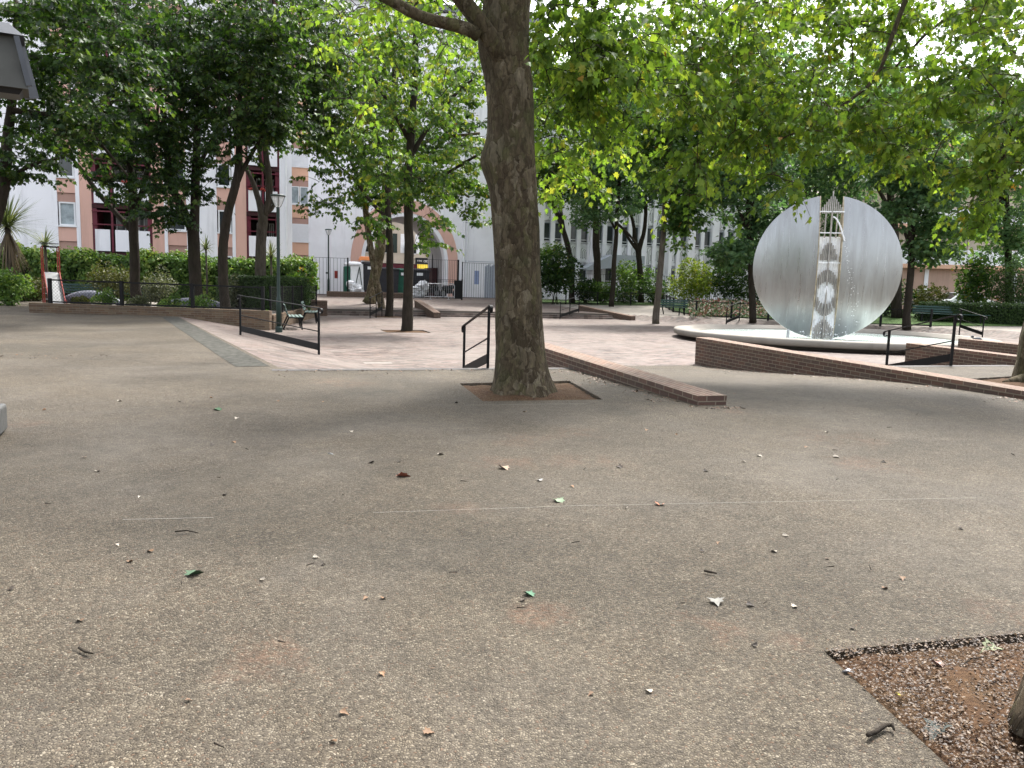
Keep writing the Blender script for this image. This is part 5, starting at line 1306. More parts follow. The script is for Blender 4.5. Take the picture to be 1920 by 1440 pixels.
# ---- dark trees in the left bed
def bedb(px, py, Y): v = at(px, py, Y); return Vector((v.x, v.y, 0))
L_ = [('dark tree with a long bough reaching left, second trunk from the palms', bedb(255, 560, 34), 34, [[(257,562,11),(255,530,9),(252,450,8.5),(250,400,8),(246,340,6.5),(240,260,5.5),(232,150,4.5),(225,40,3.5)], [(252,436,6),(225,408,5),(190,370,4.3),(165,335,3.8),(140,300,3),(100,270,2)], [(250,410,5),(275,330,4),(290,250,3),(300,170,2)]],
       [(200, 150, 33, 150, 120, 3, 299), (110, 260, 33, 70, 40, 2, 60), (280, 300, 33, 60, 90, 2, 114), (250, 60, 32, 150, 80, 3, 200), (190, 250, 33, 60, 60, 2, 66), (215, 345, 33, 50, 40, 1.3, 40)]),
      ('black forked tree with a thick trunk, third from the palms', bedb(368, 566, 31.5), 31.5, [[(369,568,14),(368,545,12),(365,500,11),(362,450,11),(360,425,11.5),(366,395,8.5),(366,340,8),(368,280,7),(372,180,6),(378,60,4.5)], [(358,430,8),(345,395,7.5),(328,365,7),(318,340,6.5),(312,270,5.5),(300,170,4),(285,60,3)], [(366,330,4.5),(390,270,4),(410,245,3),(440,210,2)]],
       [(330, 160, 31, 120, 130, 2.8, 299), (400, 110, 30.5, 110, 110, 2.6, 233), (315, 370, 30.5, 45, 65, 1.2, 74), (380, 330, 31, 30, 60, 1, 40), (240, 190, 32, 110, 90, 2.4, 70), (420, 220, 31, 70, 60, 1.6, 34), (300, 270, 31, 70, 60, 1.8, 100)]),
      ('dark curving tree just behind the fence post at the end of the planter wall', bedb(422, 590, 29.3), 29.3, [[(424,592,11),(423,570,9.5),(419,530,9),(416,480,9),(420,430,8.5),(430,390,8),(445,345,7.5),(450,300,6.5),(447,250,5.5),(452,150,4.5),(460,30,3.5)], [(446,340,5),(465,300,4),(490,260,3),(520,210,2)], [(449,280,4),(430,210,3),(410,140,2)]],
       [(470, 160, 28.5, 100, 110, 2.2, 252), (450, 60, 28, 130, 80, 2.4, 200), (520, 220, 29, 50, 50, 1.3, 60), (430, 265, 29, 45, 40, 1, 40)]),
      ('grey-barked forked tree behind the clipped box hedge, right of the curving one', bedb(486, 566, 36), 36, [[(486,568,12),(486,540,10.5),(488,480,10),(490,430,9.5),(492,405,9),(485,375,5.5),(478,350,5),(470,330,4),(450,300,2.5)], [(493,408,7),(505,380,6.5),(506,330,6),(500,300,5.5),(495,240,4.5),(500,150,3.5),(510,50,2.5)], [(506,340,4),(485,300,3.8),(487,240,3),(490,170,2)], [(500,400,4),(515,385,3.5),(508,372,2)]],
       [(540, 150, 35, 90, 120, 2.5, 233), (560, 60, 35, 100, 80, 2.5, 166), (480, 225, 35, 60, 40, 1.5, 60), (600, 200, 35, 50, 90, 2, 86), (610, 90, 36, 90, 100, 2.4, 60)])]
for i, (lab, b, Y, lm, cs) in enumerate(L_):
    tree(lab, b, [tk(Y, *l) for l in lm], [ell(*c) for c in cs] + [ball_cl(b+Vector((.5,.5,11.5)), (4,3.5,2.2), 90)], 'barkgrey' if i == 3 else 'barkdark', 'leafdark', 14, .5, .22, name='maple_tree', tb=.45 if i < 3 else .55, shoot=.85, sdroop=.3, hanging=.35)
b = bedb(-75, 640, 22.5)
tree('dark tree at the left edge whose bough crosses below the kiosk roof', b, [tk(22.5, (-70,650,16),(-60,560,14),(-20,440,13),(2,380,12),(8,330,11),(15,270,9),(22,200,7.5),(28,120,6),(30,0,4)), tk(22.5, (15,205,6),(60,212,5.5),(110,218,5),(150,230,4),(185,265,3),(240,330,1.6)), tk(22.5, (5,342,6),(30,325,4),(65,305,3),(105,298,1.5)), tk(22.0, (-40,10,6),(40,25,5),(105,32,4),(190,45,2.5))],
     [ell(60, 270, 22.5, 75, 50, 1.2, 59), ell(150, 240, 22, 75, 40, 1.2, 54), ell(110, 60, 21.5, 130, 70, 1.7, 152), ell(40, 150, 22, 90, 50, 1.5, 59), ell(40, 325, 22.5, 45, 14, .7, 16), ell(210, 130, 21, 80, 90, 1.4, 98), ell(150, -40, 21, 160, 50, 2, 70), ell(180, 200, 22, 110, 60, 1.4, 34), ell(90, 190, 22, 80, 50, 1.3, 20)], 'barkdark', 'leafdark', 14, .42, .2, name='maple_tree', tb=.5, shoot=.75, sdroop=.3, hanging=.35)

# ---- trees beyond the fountain and the lawn
R_ = [('dark bent tree leaning left, just right of the big trunk', 1073, 576, 56.5, [[(1072,578,6),(1073,540,5.3),(1071,490,5),(1064,455,5),(1052,420,4.6),(1040,392,4.2),(1028,370,3.6),(1015,340,2.4)], [(1058,435,3),(1050,390,2.6),(1052,340,2.2),(1050,250,1.6)]], [(1040, 330, 56, 45, 60, 2.2, 84), (1030, 240, 56, 60, 90, 3, 99), (1085, 350, 56, 45, 40, 2, 49), (1035,470,57,30,14,1,13)], 'leafmid', .5),
      ('slim dark upright tree in front of the lawn fence', 1147, 579, 53.5, [[(1146,581,5.2),(1148,550,4.6),(1152,490,4.3),(1155,440,4),(1158,380,3.6),(1165,300,3),(1175,180,2.2)], [(1154,430,2.4),(1140,405,2),(1125,370,1.4)], [(1158,420,2.6),(1180,440,2.2),(1195,460,1.5)]], [(1150, 330, 53, 70, 75, 2.6, 138), (1170, 210, 53, 90, 100, 3, 148), (1110, 390, 53, 40, 40, 1.6, 39)], 'leafblue', .45),
      ('V-forked dark tree standing behind the lawn shrubs', 1202, 562, 60, [[(1202,564,6.5),(1202,530,5.6),(1200,490,5.4),(1196,470,5.5),(1208,440,3.6),(1211,400,3.4),(1210,350,3)], [(1196,474,4),(1190,440,3.4),(1185,405,3),(1170,340,2.2)], [(1195,470,3),(1180,450,2.6),(1165,425,2)]], [(1210, 340, 60, 70, 65, 2.6, 124), (1180, 260, 60, 90, 90, 3.2, 124)], 'leafblue', .4),
      ('grey slim tree in front of the lawn, left of the green bench', 1231, 597, 40.5, [[(1230,599,7.2),(1231,585,6.2),(1236,540,5.8),(1240,490,5.6),(1244,440,5.2),(1246,390,4.6),(1250,300,3.8),(1262,160,2.6)], [(1246,400,3),(1275,340,2.4),(1310,280,1.6)], [(1247,360,3),(1230,280,2.4),(1210,220,1.5)]], [(1270, 290, 40, 100, 80, 2.4, 173), (1290, 395, 40, 35, 45, 1, 39), (1250, 170, 40, 120, 100, 2.6, 148), (1270,430,40,22,40,.6,17)], 'leafmid', .42),
      ('dark tree half hidden behind the left half of the steel disc', 1411, 601, 41.8, [[(1412,603,7.6),(1412,580,6.6),(1409,520,6.2),(1407,450,5.8),(1404,380,5.2),(1400,280,4.2),(1395,150,3)], [(1406,440,3.4),(1380,380,2.8),(1350,330,2)], [(1404,400,3.2),(1440,330,2.6),(1470,270,1.8)]], [(1390, 340, 41, 80, 90, 2.4, 183), (1372, 470, 41, 42, 34, 1.2, 49), (1410, 200, 41, 120, 110, 2.8, 173), (1430, 420, 42, 40, 60, 1.5, 60)], 'leafblue', .35),
      ('brown-trunked tree right behind the steel disc', 1681, 594, 45, [[(1681,596,11),(1681,570,9.5),(1680,500,8.5),(1676,430,7.5),(1668,340,6),(1650,220,4)], [(1672,400,4),(1630,320,3.2),(1590,250,2)]], [(1600, 270, 45, 130, 110, 3, 198), (1540, 330, 46, 70, 70, 2, 84), (1660, 180, 45, 120, 100, 3, 148)], 'leafblue', .4),
      ('dark forked tree to the right of the steel disc', 1701, 611, 38.5, [[(1700,613,8.4),(1701,595,7.2),(1705,540,6.6),(1708,490,6.2),(1709,450,6),(1706,410,4.6),(1704,350,4),(1700,250,3)], [(1709,450,4.4),(1720,410,4),(1735,370,3.2),(1755,320,2.2)], [(1709,470,3.4),(1698,440,3),(1690,420,2)]], [(1720, 350, 38, 95, 80, 2.4, 208), (1770, 440, 38, 55, 45, 1.4, 55), (1700, 240, 38, 120, 90, 2.6, 173), (1740, 470, 38, 40, 30, 1.2, 30)], 'leafblue', .42),
      ('tall leafy tree behind the clipped hedge at the right edge', 1895, 580, 47, [[(1893,590,8),(1893,540,7),(1890,450,6),(1885,330,5),(1880,180,3.4)], [(1888,400,4),(1860,330,3),(1840,260,2)]], [(1895, 430, 47, 45, 90, 2.4, 113), (1880, 290, 47, 80, 110, 2.8, 148), (1850, 200, 48, 90, 90, 3, 88), (1850,340,47,30,50,1.2,25)], 'leafblue', .5),
      ('broad tree far behind the fountain, crown above the steel disc', 1520, 585, 58, [[(1520,588,9),(1520,540,8),(1518,450,7),(1515,330,5.5),(1510,200,4)], [(1516,380,4),(1560,300,3),(1600,240,2)], [(1517,400,4),(1470,320,3),(1440,260,2)]], [(1520, 300, 57, 140, 110, 4, 222), (1480, 190, 57, 200, 110, 4.5, 198), (1570, 420, 57, 90, 60, 3, 99), (1460, 430, 57, 60, 60, 2, 64), (1650, 80, 57, 220, 100, 4, 90), (1400, 70, 57, 120, 80, 4, 50)], 'leafblue', .4),
      ('large pale green tree above the columned building', 1090, 575, 60, [[(1120,578,8),(1120,500,7),(1116,400,6),(1110,280,5),(1105,150,4)], [(1112,300,4),(1060,220,3),(1030,160,2)]], [(1080, 210, 60, 110, 110, 4, 173), (1190, 130, 60, 110, 110, 4, 148), (980, 300, 60, 60, 70, 3, 64), (1010, 150, 60, 90, 100, 4, 109)], 'leafmid', .62)]
for lab, px, py, Y, lm, cs, leaf, tb in R_:
    v = at(px, py, Y); b = Vector((v.x, v.y, zw(v.x, v.y)))
    lm = [list(l) for l in lm]
    lim = [tk(Y, *l) for l in lm]; lim[0][0][0].z = b.z-.05
    tree(lab, b, lim, [ell(*c) for c in cs], 'barkgrey' if 'grey' in lab else 'barkdark', leaf, 30, .75 if Y > 44 else .6, .26 if Y > 50 else .23, name='maple_tree', tb=tb, shape=SIMP if Y > 44 else HALF, sides=8, r_tip=.012)
# ------------------------------------------------------------------ hedges, shrubs, cordylines
def hedge(name, label, A, B, th, h, mat, n, size, z=0, wild=.05, group=None, lean=.0, tb=.45):
    """box of leaves round a dark core, A to B in world xy along its front"""
    A = Vector((A[0], A[1], z)); B = Vector((B[0], B[1], z)); L = (B-A).length; ang = math.atan2(B.y-A.y, B.x-A.x)
    t = thing(name, label, 'hedge', A, ang, group)
    mb = MB(); mb.b2(.1, L-.1, .12, th-.1, 0, h-.12); mb.build('branches', MT['core'], t)
    ar = [L*h, L*th, th*h, th*h]; w = np.array(ar)/sum(ar); face = rng.choice(4, n, p=w); u, v = rng.random(n), rng.random(n)
    pos = np.zeros((n, 3)); nr = np.zeros((n, 3))
    for k in range(4):
        m = face == k
        if k == 0: pos[m] = np.c_[u[m]*L, np.zeros(m.sum()), v[m]*h]; nr[m] = (0,-1,.5)
        if k == 1: pos[m] = np.c_[u[m]*L, v[m]*th, np.full(m.sum(), h)]; nr[m] = (0,-.2,1)
        if k == 2: pos[m] = np.c_[np.zeros(m.sum()), u[m]*th, v[m]*h]; nr[m] = (-1,0,.5)
        if k == 3: pos[m] = np.c_[np.full(m.sum(), L), u[m]*th, v[m]*h]; nr[m] = (1,0,.5)
    lump = np.array([noise.noise(Vector(p)*1.1)*wild*2.2+noise.noise(Vector(p)*3)*wild for p in pos])
    pos += nr*lump[:, None] + rng.normal(0, wild*.5, (n, 3)); pos[:, 2] = np.maximum(pos[:, 2], .02)
    tip = unit(n)*.8; tip[:, 2] -= .3; nr = nr + unit(n)*.6
    leaves('leaves', pos, tip, nr, size*rng.uniform(.6, 1.3, n), np.clip(tb+lump*1.2+rng.normal(0, .2, n), 0, 1), mat, t, SIMP)
    return t
hA, hB = at(-60, 500, 38.0), at(588, 500, 44.5)
hedge('ivy_hedge', 'long tall ivy-covered hedge in front of the apartment block', hA[:2], hB[:2], 1.2, 2.2, 'leafivy', 30000, .16, wild=.2, group='hedges')
def shrub(label, px, py, Y, wpx, hpx, mat, n=1600, size=.1, name='shrub', group='shrubs in the beds', z=None, tb=.5, shape=SIMP, up_=.2, stems=9):
    """bush whose foot is at px, py; width and height in photo pixels at distance Y"""
    v = at(px, py, Y); k = Y/F; zz = zw(v.x, v.y) if z is None else z; b = Vector((v.x, v.y, zz)); w, h = wpx*k/2, hpx*k
    t = thing(name, label, 'shrub', b, 0, group); mb = MB()
    cl = unit(max(14, n//45)); cl *= rng.random((len(cl), 1))**.3; cl[:, 2] = np.abs(cl[:, 2]) if False else cl[:, 2]
    cl = cl*np.array([w*.85, w*.8, h*.42])*(1+.35*np.array([noise.noise(Vector(c)*1.7+b) for c in cl]))[:, None] + np.array([0, 0, h*.56])
    for i in range(stems):
        c = cl[rng.integers(len(cl))]; mb.tube([(rng.normal()*.08*w, rng.normal()*.08*w, 0), (c[0]*.4, c[1]*.4, c[2]*.55), tuple(c)], [.022,.014,.006], 5)
    mb.build('stems', MT['barkdark'], t, True)
    per = n//len(cl); N = per*len(cl); c = np.repeat(cl, per, axis=0); v = unit(N); pos = c+v*np.array([w*.26, w*.26, h*.15]); pos[:, 2] = np.maximum(pos[:, 2], .03)
    tip = v+unit(N)*.5; tip[:, 2] += up_; nr = unit(N)*.6; nr[:, 2] += .7
    leaves('leaves', pos, tip, nr, size*rng.uniform(.6, 1.3, N), np.clip(tb+np.repeat(rng.normal(0, .12, len(cl)), per)+rng.normal(0, .18, N), 0, 1), mat, t, shape)
    return t
S_ = [('leafy shrub under the large palm at the left edge', 18, 556, 31.5, 76, 62, 'leafivy', 2200, .11), ('bushy olive-brown shrub against the ivy hedge, left of the first dark trunk', 208, 546, 36.0, 88, 74, 'leafolive', 2600, .10),
      ('grey-green feathery shrub between the first two dark trunks', 300, 546, 36.0, 66, 66, 'leafgrey', 2200, .09),
      ('pale grey shrub between the curving tree and the black forked tree', 446, 546, 35.5, 52, 56, 'leafgrey', 1500, .09),
      ('small bright shrub in the ivy beside the palms', 40, 548, 36.0, 60, 46, 'leafivy', 1500, .11),
      ('light green loose shrub at the end of the ivy hedge behind the box hedge', 562, 548, 41.5, 60, 62, 'leafmid', 1700, .13),
      ('dark rounded shrub behind the slide', 66, 545, 37.0, 70, 40, 'leafolive', 1500, .1)]
for a in S_: shrub(*a)
for i, (px, Y, w, h, mat, lab) in enumerate([(196, 30.6, 52, 34, 'leafivy', 'low green tuft behind the mesh fence beside the mosaic arch'), (258, 30.4, 50, 24, 'leafgrey', 'low grey-green tuft behind the middle of the mesh fence'), (318, 30.0, 46, 26, 'leafivy', 'low dark tuft below the grey feathery shrub, behind the mesh fence'), (376, 29.8, 60, 28, 'leafivy', 'spreading low tuft at the foot of the black forked trunk'), (150, 31.0, 40, 18, 'leafolive', 'small brown tuft at the left end of the mesh fence')]):
    shrub(lab, px, 572, Y, w, h, mat, 900, .09, 'low_plant', 'low plants behind the mesh fence', z=0, up_=.6)
shrub('loose green weeds at the foot of the planter wall by the lamp post', 497, 612, 28.3, 22, 30, 'leafivy', 260, .07, 'weed_plant', None, z=-.4, up_=.8)
# clipped box hedge behind the benches
a = P3(.15, 30.2, 0); b = P3(.75, 37.5, 0)
hedge('box_hedge', 'clipped dark box hedge behind the green benches', at(503, 560, 33.6)[:2], at(581, 560, 35.0)[:2], 5.0, 1.4, 'leafbox', 30000, .06, wild=.035, group='hedges', tb=.45)
a, b = at(1722, 600, 43.0), at(2060, 600, 38.5)
hedge('clipped_hedge', 'long low clipped hedge behind the far bench at right', a[:2], b[:2], 1.5, 1.15, 'leafbox', 24000, .075, z=-.1, wild=.05, group='hedges')
# shrubs round the lawn
for a in [('dark arching shrub close beside the big trunk, in front of the columned building', 1040, 562, 54.0, 92, 92, 'leafdark', 2600, .22), ('round dark green shrub under the bent tree', 1098, 570, 56.5, 56, 44, 'leafdark', 1500, .16), ('small dark shrub between the slim upright tree and the white windows', 1128, 568, 57.5, 50, 40, 'leafivy', 1300, .16),
          ('large light green shrub around the V-forked tree', 1186, 560, 61.5, 88, 72, 'leafivy', 2600, .18), ('dark low shrub behind the slim grey tree', 1224, 572, 58.0, 72, 50, 'leafdark', 1600, .16), ('bright yellow-green shrub in front of the columned building', 1296, 568, 55.0, 92, 82, 'leafyellow', 3600, .16), ('dark glossy shrub left of the steel disc', 1368, 572, 54.5, 96, 84, 'leafdark', 3400, .17), ('low dark shrub in the shade behind the lawn, below the white door', 1168, 574, 58.5, 60, 30, 'leafdark', 1000, .14)]:
    shrub(*a, group='shrubs beyond the lawn')
for a in [('bushy bright green shrub behind the clipped hedge', 1822, 596, 45.5, 84, 116, 'leafmid', 3400, .16), ('dark tall yew shrub at the right edge', 1898, 604, 43.5, 90, 104, 'leafbox', 5200, .1), ('thin leafy shrub between the disc and the clipped hedge', 1742, 588, 45.0, 62, 66, 'leafolive', 1500, .13), ('dark shrub in the shade behind the steel disc', 1660, 590, 47.0, 90, 70, 'leafdark', 2200, .16), ('dark small shrub beneath the forked tree beside the disc', 1722, 596, 46.5, 50, 50, 'leafdark', 1300, .13), ('dark shrub behind the left rim of the disc', 1440, 580, 51.0, 80, 70, 'leafdark', 2000, .16), ('low dark green bush behind the basin, below the disc', 1560, 590, 49.5, 130, 60, 'leafdark', 2600, .16)]:
    shrub(*a, group='shrubs behind the fountain')
# dark backing shrubbery that closes the far side of the park
def cordyline(label, px, py, Y, trunk_px, rpx, n=90, skirt=False, z=0):
    v = at(px, py, Y); k = Y/F; b = Vector((v.x, v.y, z)); h = v.z-z; r = rpx*k
    t = thing('cordyline_palm', label, 'palm', b, 0, 'cordyline palms against the hedge'); mb = MB(); mb.tube([(0,0,-.05),(.02,0,h*.5),(0,0,h)], [trunk_px*k*.5, trunk_px*k*.42, trunk_px*k*.4], 10, wob=.2); mb.build('trunk', MT['barkgrey'], t, True)
    mb = MB(); ti = []
    def blade(d, L, w, droop, z0):
        side = d.cross(Vector((0,0,1))); side = side.normalized() if side.length > .05 else Vector((1,0,0)); pts = []
        for i in range(7):
            f = i/6; pts.append(Vector((0,0,z0)) + d*L*f + Vector((0,0,-droop*L*f**2.4)))
        o = len(mb.v)
        for i, p in enumerate(pts): ww = w*(1-(i/6)**1.6)*.5+.001; mb.v += [p-side*ww, p+side*ww]
        for i in range(6): mb.f.append([o+2*i, o+2*i+1, o+2*i+3, o+2*i+2]); mb.mi.append(0)
    for i in range(n):
        d = Vector(unit(1)[0]); d.z = abs(d.z)*1.2-.25; d.normalize(); blade(d, r*random.uniform(.8, 1.15), .05, random.uniform(.05, .3), h+random.uniform(-.1,.1))
    o = mb.build('fronds', MT['cordy'], t, fix=False); a = o.data.attributes.new('tint', 'FLOAT', 'FACE'); a.data.foreach_set('value', np.repeat(rng.random(n), 6).astype(np.float32))
    if skirt:
        mb = MB()
        for i in range(n//2):
            d = Vector(unit(1)[0]); d.z = -1.6-random.random(); d.normalize(); blade(d, r*random.uniform(.7, 1.1), .05, .1, h-.1)
        o = mb.build('dead_skirt', MT['dead'], t, fix=False); a = o.data.attributes.new('tint', 'FLOAT', 'FACE'); a.data.foreach_set('value', np.repeat(rng.random(n//2), 6).astype(np.float32))
cordyline('large spiky cordyline palm with a skirt of dead leaves at the left edge', 14, 425, 33, 12, 84, 230, True)
cordyline('small spiky cordyline palm behind the playground slide', 84, 458, 35.5, 6, 38, 110)
cordyline('thin cordyline palm between the black forked tree and the curving tree', 386, 466, 36, 4, 28, 70)
cordyline('cordyline palm right of the grey-barked tree above the box hedge', 508, 480, 39.5, 5, 34, 80)

# lawn, flower bed
mb = MB(); P = [at(985, 572, 54.3), at(1243, 577, 55.8), at(1262, 583, 48.6), at(1305, 591, 44.6), at(1440, 598, 42.2), at(1560, 601, 40.5), at(1745, 604, 39.1), at(1960, 604, 40.0), at(1960, 560, 60), at(1700, 560, 62), at(1400, 560, 63), at(985, 556, 62)]
N_ = 46
quad = [sq(p.x, p.y) for p in P]
mb.add([Vector((p.x, p.y, zw(p.x, p.y)+.03)) for p in P], [list(range(len(P)))]); lawn = mb.build('lawn', MT['lawn'])
import bmesh as _bm
bm_ = _bm.new(); bm_.from_mesh(lawn.data); _bm.ops.triangulate(bm_, faces=bm_.faces); _bm.ops.subdivide_edges(bm_, edges=bm_.edges, cuts=10, use_grid_fill=True)
for v in bm_.verts: v.co.z = zw(v.co.x, v.co.y)+.035+.02*noise.noise(v.co*.8)
bm_.to_mesh(lawn.data); bm_.free(); tag(lawn, kind='structure')
n = 9000; pp = []
while len(pp) < n:
    px = rng.uniform(1292, 1560); Y = rng.uniform(43.2, 50); p = at(px, 590, Y); pp.append((p.x, p.y, zw(p.x, p.y)+.06+.5*(Y-43.2)/6.8*1.0+.22*rng.random()))
pos = np.array(pp); tip = unit(n); nr = unit(n)*.6+np.array([0,-.2,.8]); tn = np.clip(rng.random(n)*1.0, 0, 1)
tag(leaves('flower_bed', pos, tip, nr, rng.uniform(.07, .17, n), tn, 'flowers', None, SIMP), 'bed of small pink, red and cream flowers behind the fountain', 'flower bed', kind='stuff')

# ------------------------------------------------------------------ litter on the paving
def litter(kind, label, px, py, size, col, group=None, up_=.2, shape=HALF, rz=None, curl=.5):
    p = gnd(px, py, .004); a = random.random()*6.28 if rz is None else rz
    key = 'fallen_'+('%.3f_%.3f_%.3f' % col)
    if key not in MT: MT[key] = simple(key.replace('.', ''), col, .7, 0, .3, 30)
    up_ = min(up_, .32); t = np.array([[math.cos(a), math.sin(a), up_]]); nr = np.array([[random.gauss(0, .2), random.gauss(0, .2), 1.0]])
    o = leaves(kind, np.array([[0, 0, .003]]), t, nr, np.array([size]), np.array([.5]), MT[key], None, shape, .35, curl)
    o.location = p; return tag(o, label, 'leaf' if 'leaf' in kind else kind.replace('_', ' '), group)
BR, RD, GN, CR, DK = (.17,.10,.055), (.22,.07,.04), (.05,.11,.05), (.33,.29,.235), (.04,.03,.022)
litter('fallen_leaf', 'brown and cream crumpled leaf, the palest on the paving below the big trunk', 940, 876, .10, (.27,.2,.145), up_=.7)
litter('fallen_leaf', 'pale green lobed leaf lying on the paving below the big trunk', 1042, 937, .09, (.17,.22,.14))
litter('fallen_leaf', 'orange-red curled leaf on the thin paving joint', 1236, 948, .08, (.36,.12,.06), shape=SIMP)
litter('fallen_leaf', 'dark green fallen leaf at the lower left, the largest green one', 352, 1080, .085, (.035,.075,.035), up_=.6)
litter('fallen_leaf', 'rust-red folded leaf on the paving left of the pale crumpled leaf', 745, 893, .10, RD, up_=.5)
litter('fallen_leaf', 'grey-white lobed leaf near the lower right corner pit', 1340, 1124, .08, (.15,.145,.13), up_=.12, curl=.15)
litter('fallen_leaf', 'small dark green leaf on the paving, lower centre', 985, 1112, .06, (.06,.14,.08))
litter('fallen_leaf', 'small white leaf right of the crumpled pale one', 1014, 902, .05, (.42,.40,.37), up_=.4)
litter('fallen_leaf', 'bright green leaf scrap in front of the left railing', 402, 768, .10, GN)
litter('fallen_leaf', 'yellow leaf scrap on the corner soil', 1688, 1306, .035, (.40,.33,.03), shape=SIMP)
litter('fallen_leaf', 'pale green and white leaf at the back edge of the corner soil', 1868, 1214, .08, (.20,.22,.13), up_=.7)
litter('fallen_leaf', 'pink and green folded leaf on the corner soil', 1748, 1242, .06, (.30,.19,.16), up_=.6)
litter('fallen_leaf', 'dark grey-green flat leaf on the corner soil by the root', 1765, 1358, .09, (.06,.07,.062), up_=.05)
litter('paper_scrap', 'small white paper scrap at the edge of the corner soil', 1598, 1262, .05, (.6,.6,.62), shape=SIMP, up_=.05)
litter('paper_stick', 'white paper stick lying on the paving at left centre', 613, 850, .13, (.75,.75,.72), shape=BLADE, up_=.0, rz=.05)
for g_, lab, colr, n in (('dry brown leaves scattered on the paving', 'dry brown leaf lying on the pebbled paving', BR, 26), ('cream leaf scraps scattered on the paving', 'pale cream leaf scrap lying on the pebbled paving', CR, 18), ('dark leaf scraps scattered on the paving', 'dark shrivelled leaf scrap lying on the pebbled paving', DK, 24)):
    for i in range(n):
        while True:
            px = random.uniform(20, 1900); py = 745 + 680*random.random()**1.7
            kk = random.choice((.8, 1.0, 1.2))
            if not (py > 1180 and px > 1480) and not (860 < px < 1140 and py < 760) and not (px > 1300 and py < 770): break
        litter('fallen_leaf', lab, px, py, random.uniform(.022, .042)*(1.5 if py < 900 else 1), tuple(c*kk for c in colr), g_, shape=random.choice((HALF, SIMP, SIMP)), up_=random.uniform(.12, .28))
def twig(label, pts, r=.005, group=None, col='barkdark', z=.012):
    P = [gnd(x, y, 0) for x, y in pts]; b = P[0]; mb = MB(); mb.tube([p-b+Vector((0,0,z+random.random()*.01)) for p in P], [r]*(len(P)-1)+[r*.5], 6)
    return tag(mb.build('twig', MT[col], loc=b, smooth=True), label, 'twig', group)
twig('crooked grey twig on the paving beside the corner soil', [(1626,1390),(1640,1380),(1660,1369),(1672,1370),(1676,1378)], .007)
twig('thin dark twig on the paving at left', [(328,1003),(350,1001),(372,1004)], .004)
twig('short dark twig on the paving near the lower right', [(1320,1075),(1332,1078),(1344,1080)], .006)
twig('reddish twig on the paving at lower left', [(148,1221),(160,1228),(175,1233)], .005)
twig('thin twig across the corner soil', [(1788,1275),(1796,1258),(1820,1243),(1850,1237)], .003)
for i in range(26):
    px, py = random.uniform(60, 1850), 760+650*random.random()**1.5
    if (py > 1180 and px > 1480): continue
    a = random.random()*3.1; L = random.uniform(6, 16)*(py-480)/500
    twig('tiny bark sliver lying on the pebbled paving', [(px, py), (px+math.cos(a)*L, py+math.sin(a)*L*.35)], .003, 'bark slivers on the paving')
# mulch crumbs and fine litter in the pits
for key, n in (('corner', 9000), ('main', 2600), ('right', 500)):
    cv = PITS[key]; u, v = rng.random((n, 1)), rng.random((n, 1)); q4 = np.array(cv)
    pq = q4[0]*(1-u)*(1-v)+q4[1]*u*(1-v)+q4[2]*u*v+q4[3]*(1-u)*v
    pos = np.array([P3(a, b, .004+.02*rng.random()) for a, b in pq]); tip = unit(n); tip[:, 2] *= .25; nr = unit(n)*.4+np.array([0,0,1])
    m = leafmat('mulch_crumb_'+key, [(0, (.020,.011,.007)), (.5, (.062,.035,.018)), (.8, (.10,.06,.031)), (.97, (.15,.10,.055)), (1, (.2,.16,.11))], .1, (1,1,1))
    tag(leaves('leaf_mulch', pos, tip, nr, rng.uniform(.005, .015, n), rng.random(n)*.97, m, None, SIMP), 'brown crumbled leaf mulch over the bare tree pit soil', 'mulch', kind='stuff')

# crumbs and leaf bits drifted along the feet of walls, kerbs and the step edge
dr = []
for (a, b, w, n) in (((4.92, 8.0), (4.92, 12.2), -.16, 500), ((5.38, 8.0), (5.38, 16), .12, 350), ((9.92, 7.2), (9.92, 16.4), -.2, 900), ((10.4, 7.2), (10.4, 12), .15, 250), ((4.95, 7.9), (5.4, 7.9), -.0, 90), ((-7, 30.0), (.4, 28.05), -.2, 500), ((-2.2, 14), (-4.5, 14), .5, 60), ((.3, 12.1), (5, 12.1), -.1, 260)):
    t = rng.random(n); off = rng.exponential(abs(w)+.03, n)*(1 if w > 0 else -1); clump = np.array([noise.noise(Vector((x*9, a[0], a[1]))) > -.12 for x in t])
    for tt, o_, c_ in zip(t, off, clump):
        if not c_: continue
        s_, q_ = a[0]+(b[0]-a[0])*tt, a[1]+(b[1]-a[1])*tt
        if abs(b[0]-a[0]) > abs(b[1]-a[1]): q_ += o_
        else: s_ += o_
        dr.append(P3(s_, q_, Z(s_, q_)+.006))
dr = np.array(dr); n = len(dr); tip = unit(n); tip[:, 2] *= .2
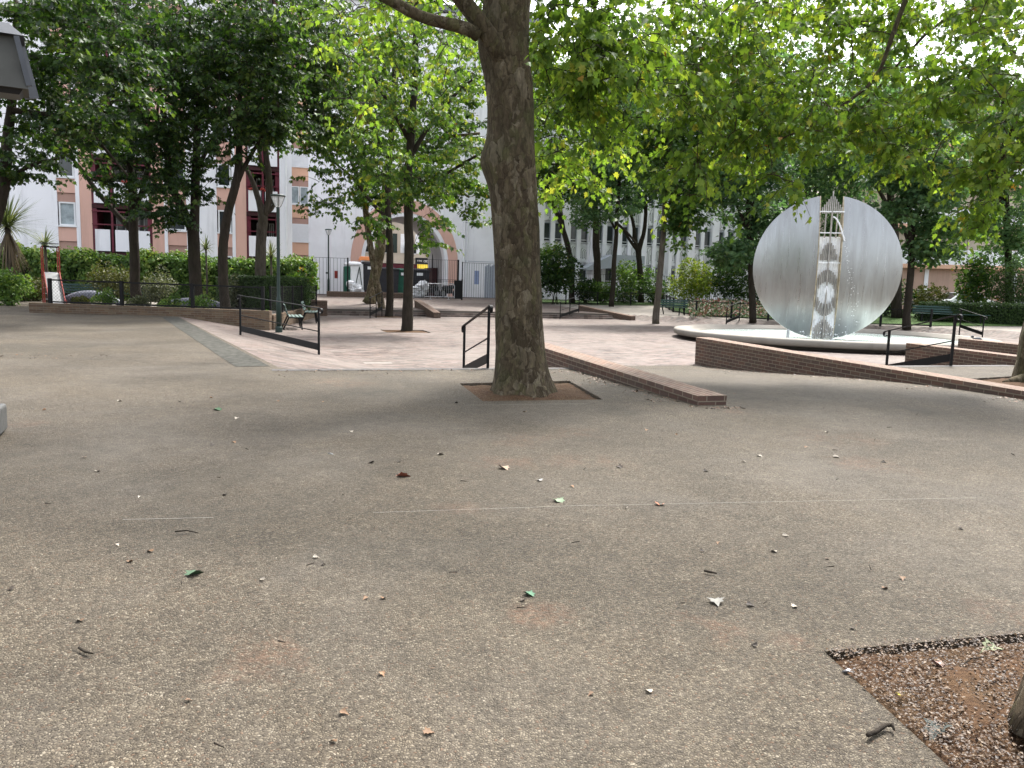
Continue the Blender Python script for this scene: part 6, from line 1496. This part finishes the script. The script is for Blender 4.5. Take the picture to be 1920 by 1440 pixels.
tag(leaves('leaf_litter', dr, tip, unit(n)*.3+np.array([0,0,1]), rng.uniform(.012, .05, n), rng.random(n), leafmat('drifted_litter', [(0, (.025,.015,.008)), (.5, (.085,.045,.024)), (.85, (.15,.08,.04)), (1, (.22,.16,.10))], .1, (1,1,1)), None, SIMP), 'brown leaf bits drifted along the feet of the brick walls', 'leaf litter', kind='stuff')

# ------------------------------------------------------------------ daylight
w = bpy.data.worlds.new('World'); sc.world = w; w.use_nodes = True
wt = w.node_tree; wt.nodes.clear()
SUN_EL, SUN_AZ = 58, 28    # degrees; azimuth clockwise from the view direction (+Y)
sky = wt.nodes.new('ShaderNodeTexSky'); sky.sky_type = 'NISHITA'; sky.sun_disc = False; sky.sun_elevation = R(SUN_EL); sky.sun_rotation = R(SUN_AZ)
sky.air_density = 1.0; sky.dust_density = 4.0; sky.ozone_density = 1.0; sky.altitude = 50
hs = wt.nodes.new('ShaderNodeHueSaturation'); hs.inputs['Saturation'].default_value = .32
bg = wt.nodes.new('ShaderNodeBackground'); bg.inputs['Strength'].default_value = .15
ow = wt.nodes.new('ShaderNodeOutputWorld')
wt.links.new(sky.outputs[0], hs.inputs['Color']); wt.links.new(hs.outputs[0], bg.inputs[0]); wt.links.new(bg.outputs[0], ow.inputs[0])
sl = bpy.data.lights.new('sun', 'SUN'); sl.energy = 2.2; sl.angle = R(8); sl.color = (1, .965, .91)
so = bpy.data.objects.new('sun', sl); C.objects.link(so)
d = Vector((math.sin(R(SUN_AZ))*math.cos(R(SUN_EL)), math.cos(R(SUN_AZ))*math.cos(R(SUN_EL)), math.sin(R(SUN_EL))))
so.rotation_euler = d.to_track_quat('Z', 'Y').to_euler()
sc.view_settings.view_transform = 'Standard'; sc.view_settings.look = 'None'; sc.view_settings.exposure = 1.95; sc.view_settings.gamma = 1
cy = sc.cycles; cy.max_bounces = 8; cy.diffuse_bounces = 4; cy.transmission_bounces = 6; cy.transparent_max_bounces = 12; cy.sample_clamp_indirect = 6
try: cy.use_denoising = True; cy.denoiser = 'OPENIMAGEDENOISE'
except Exception: pass
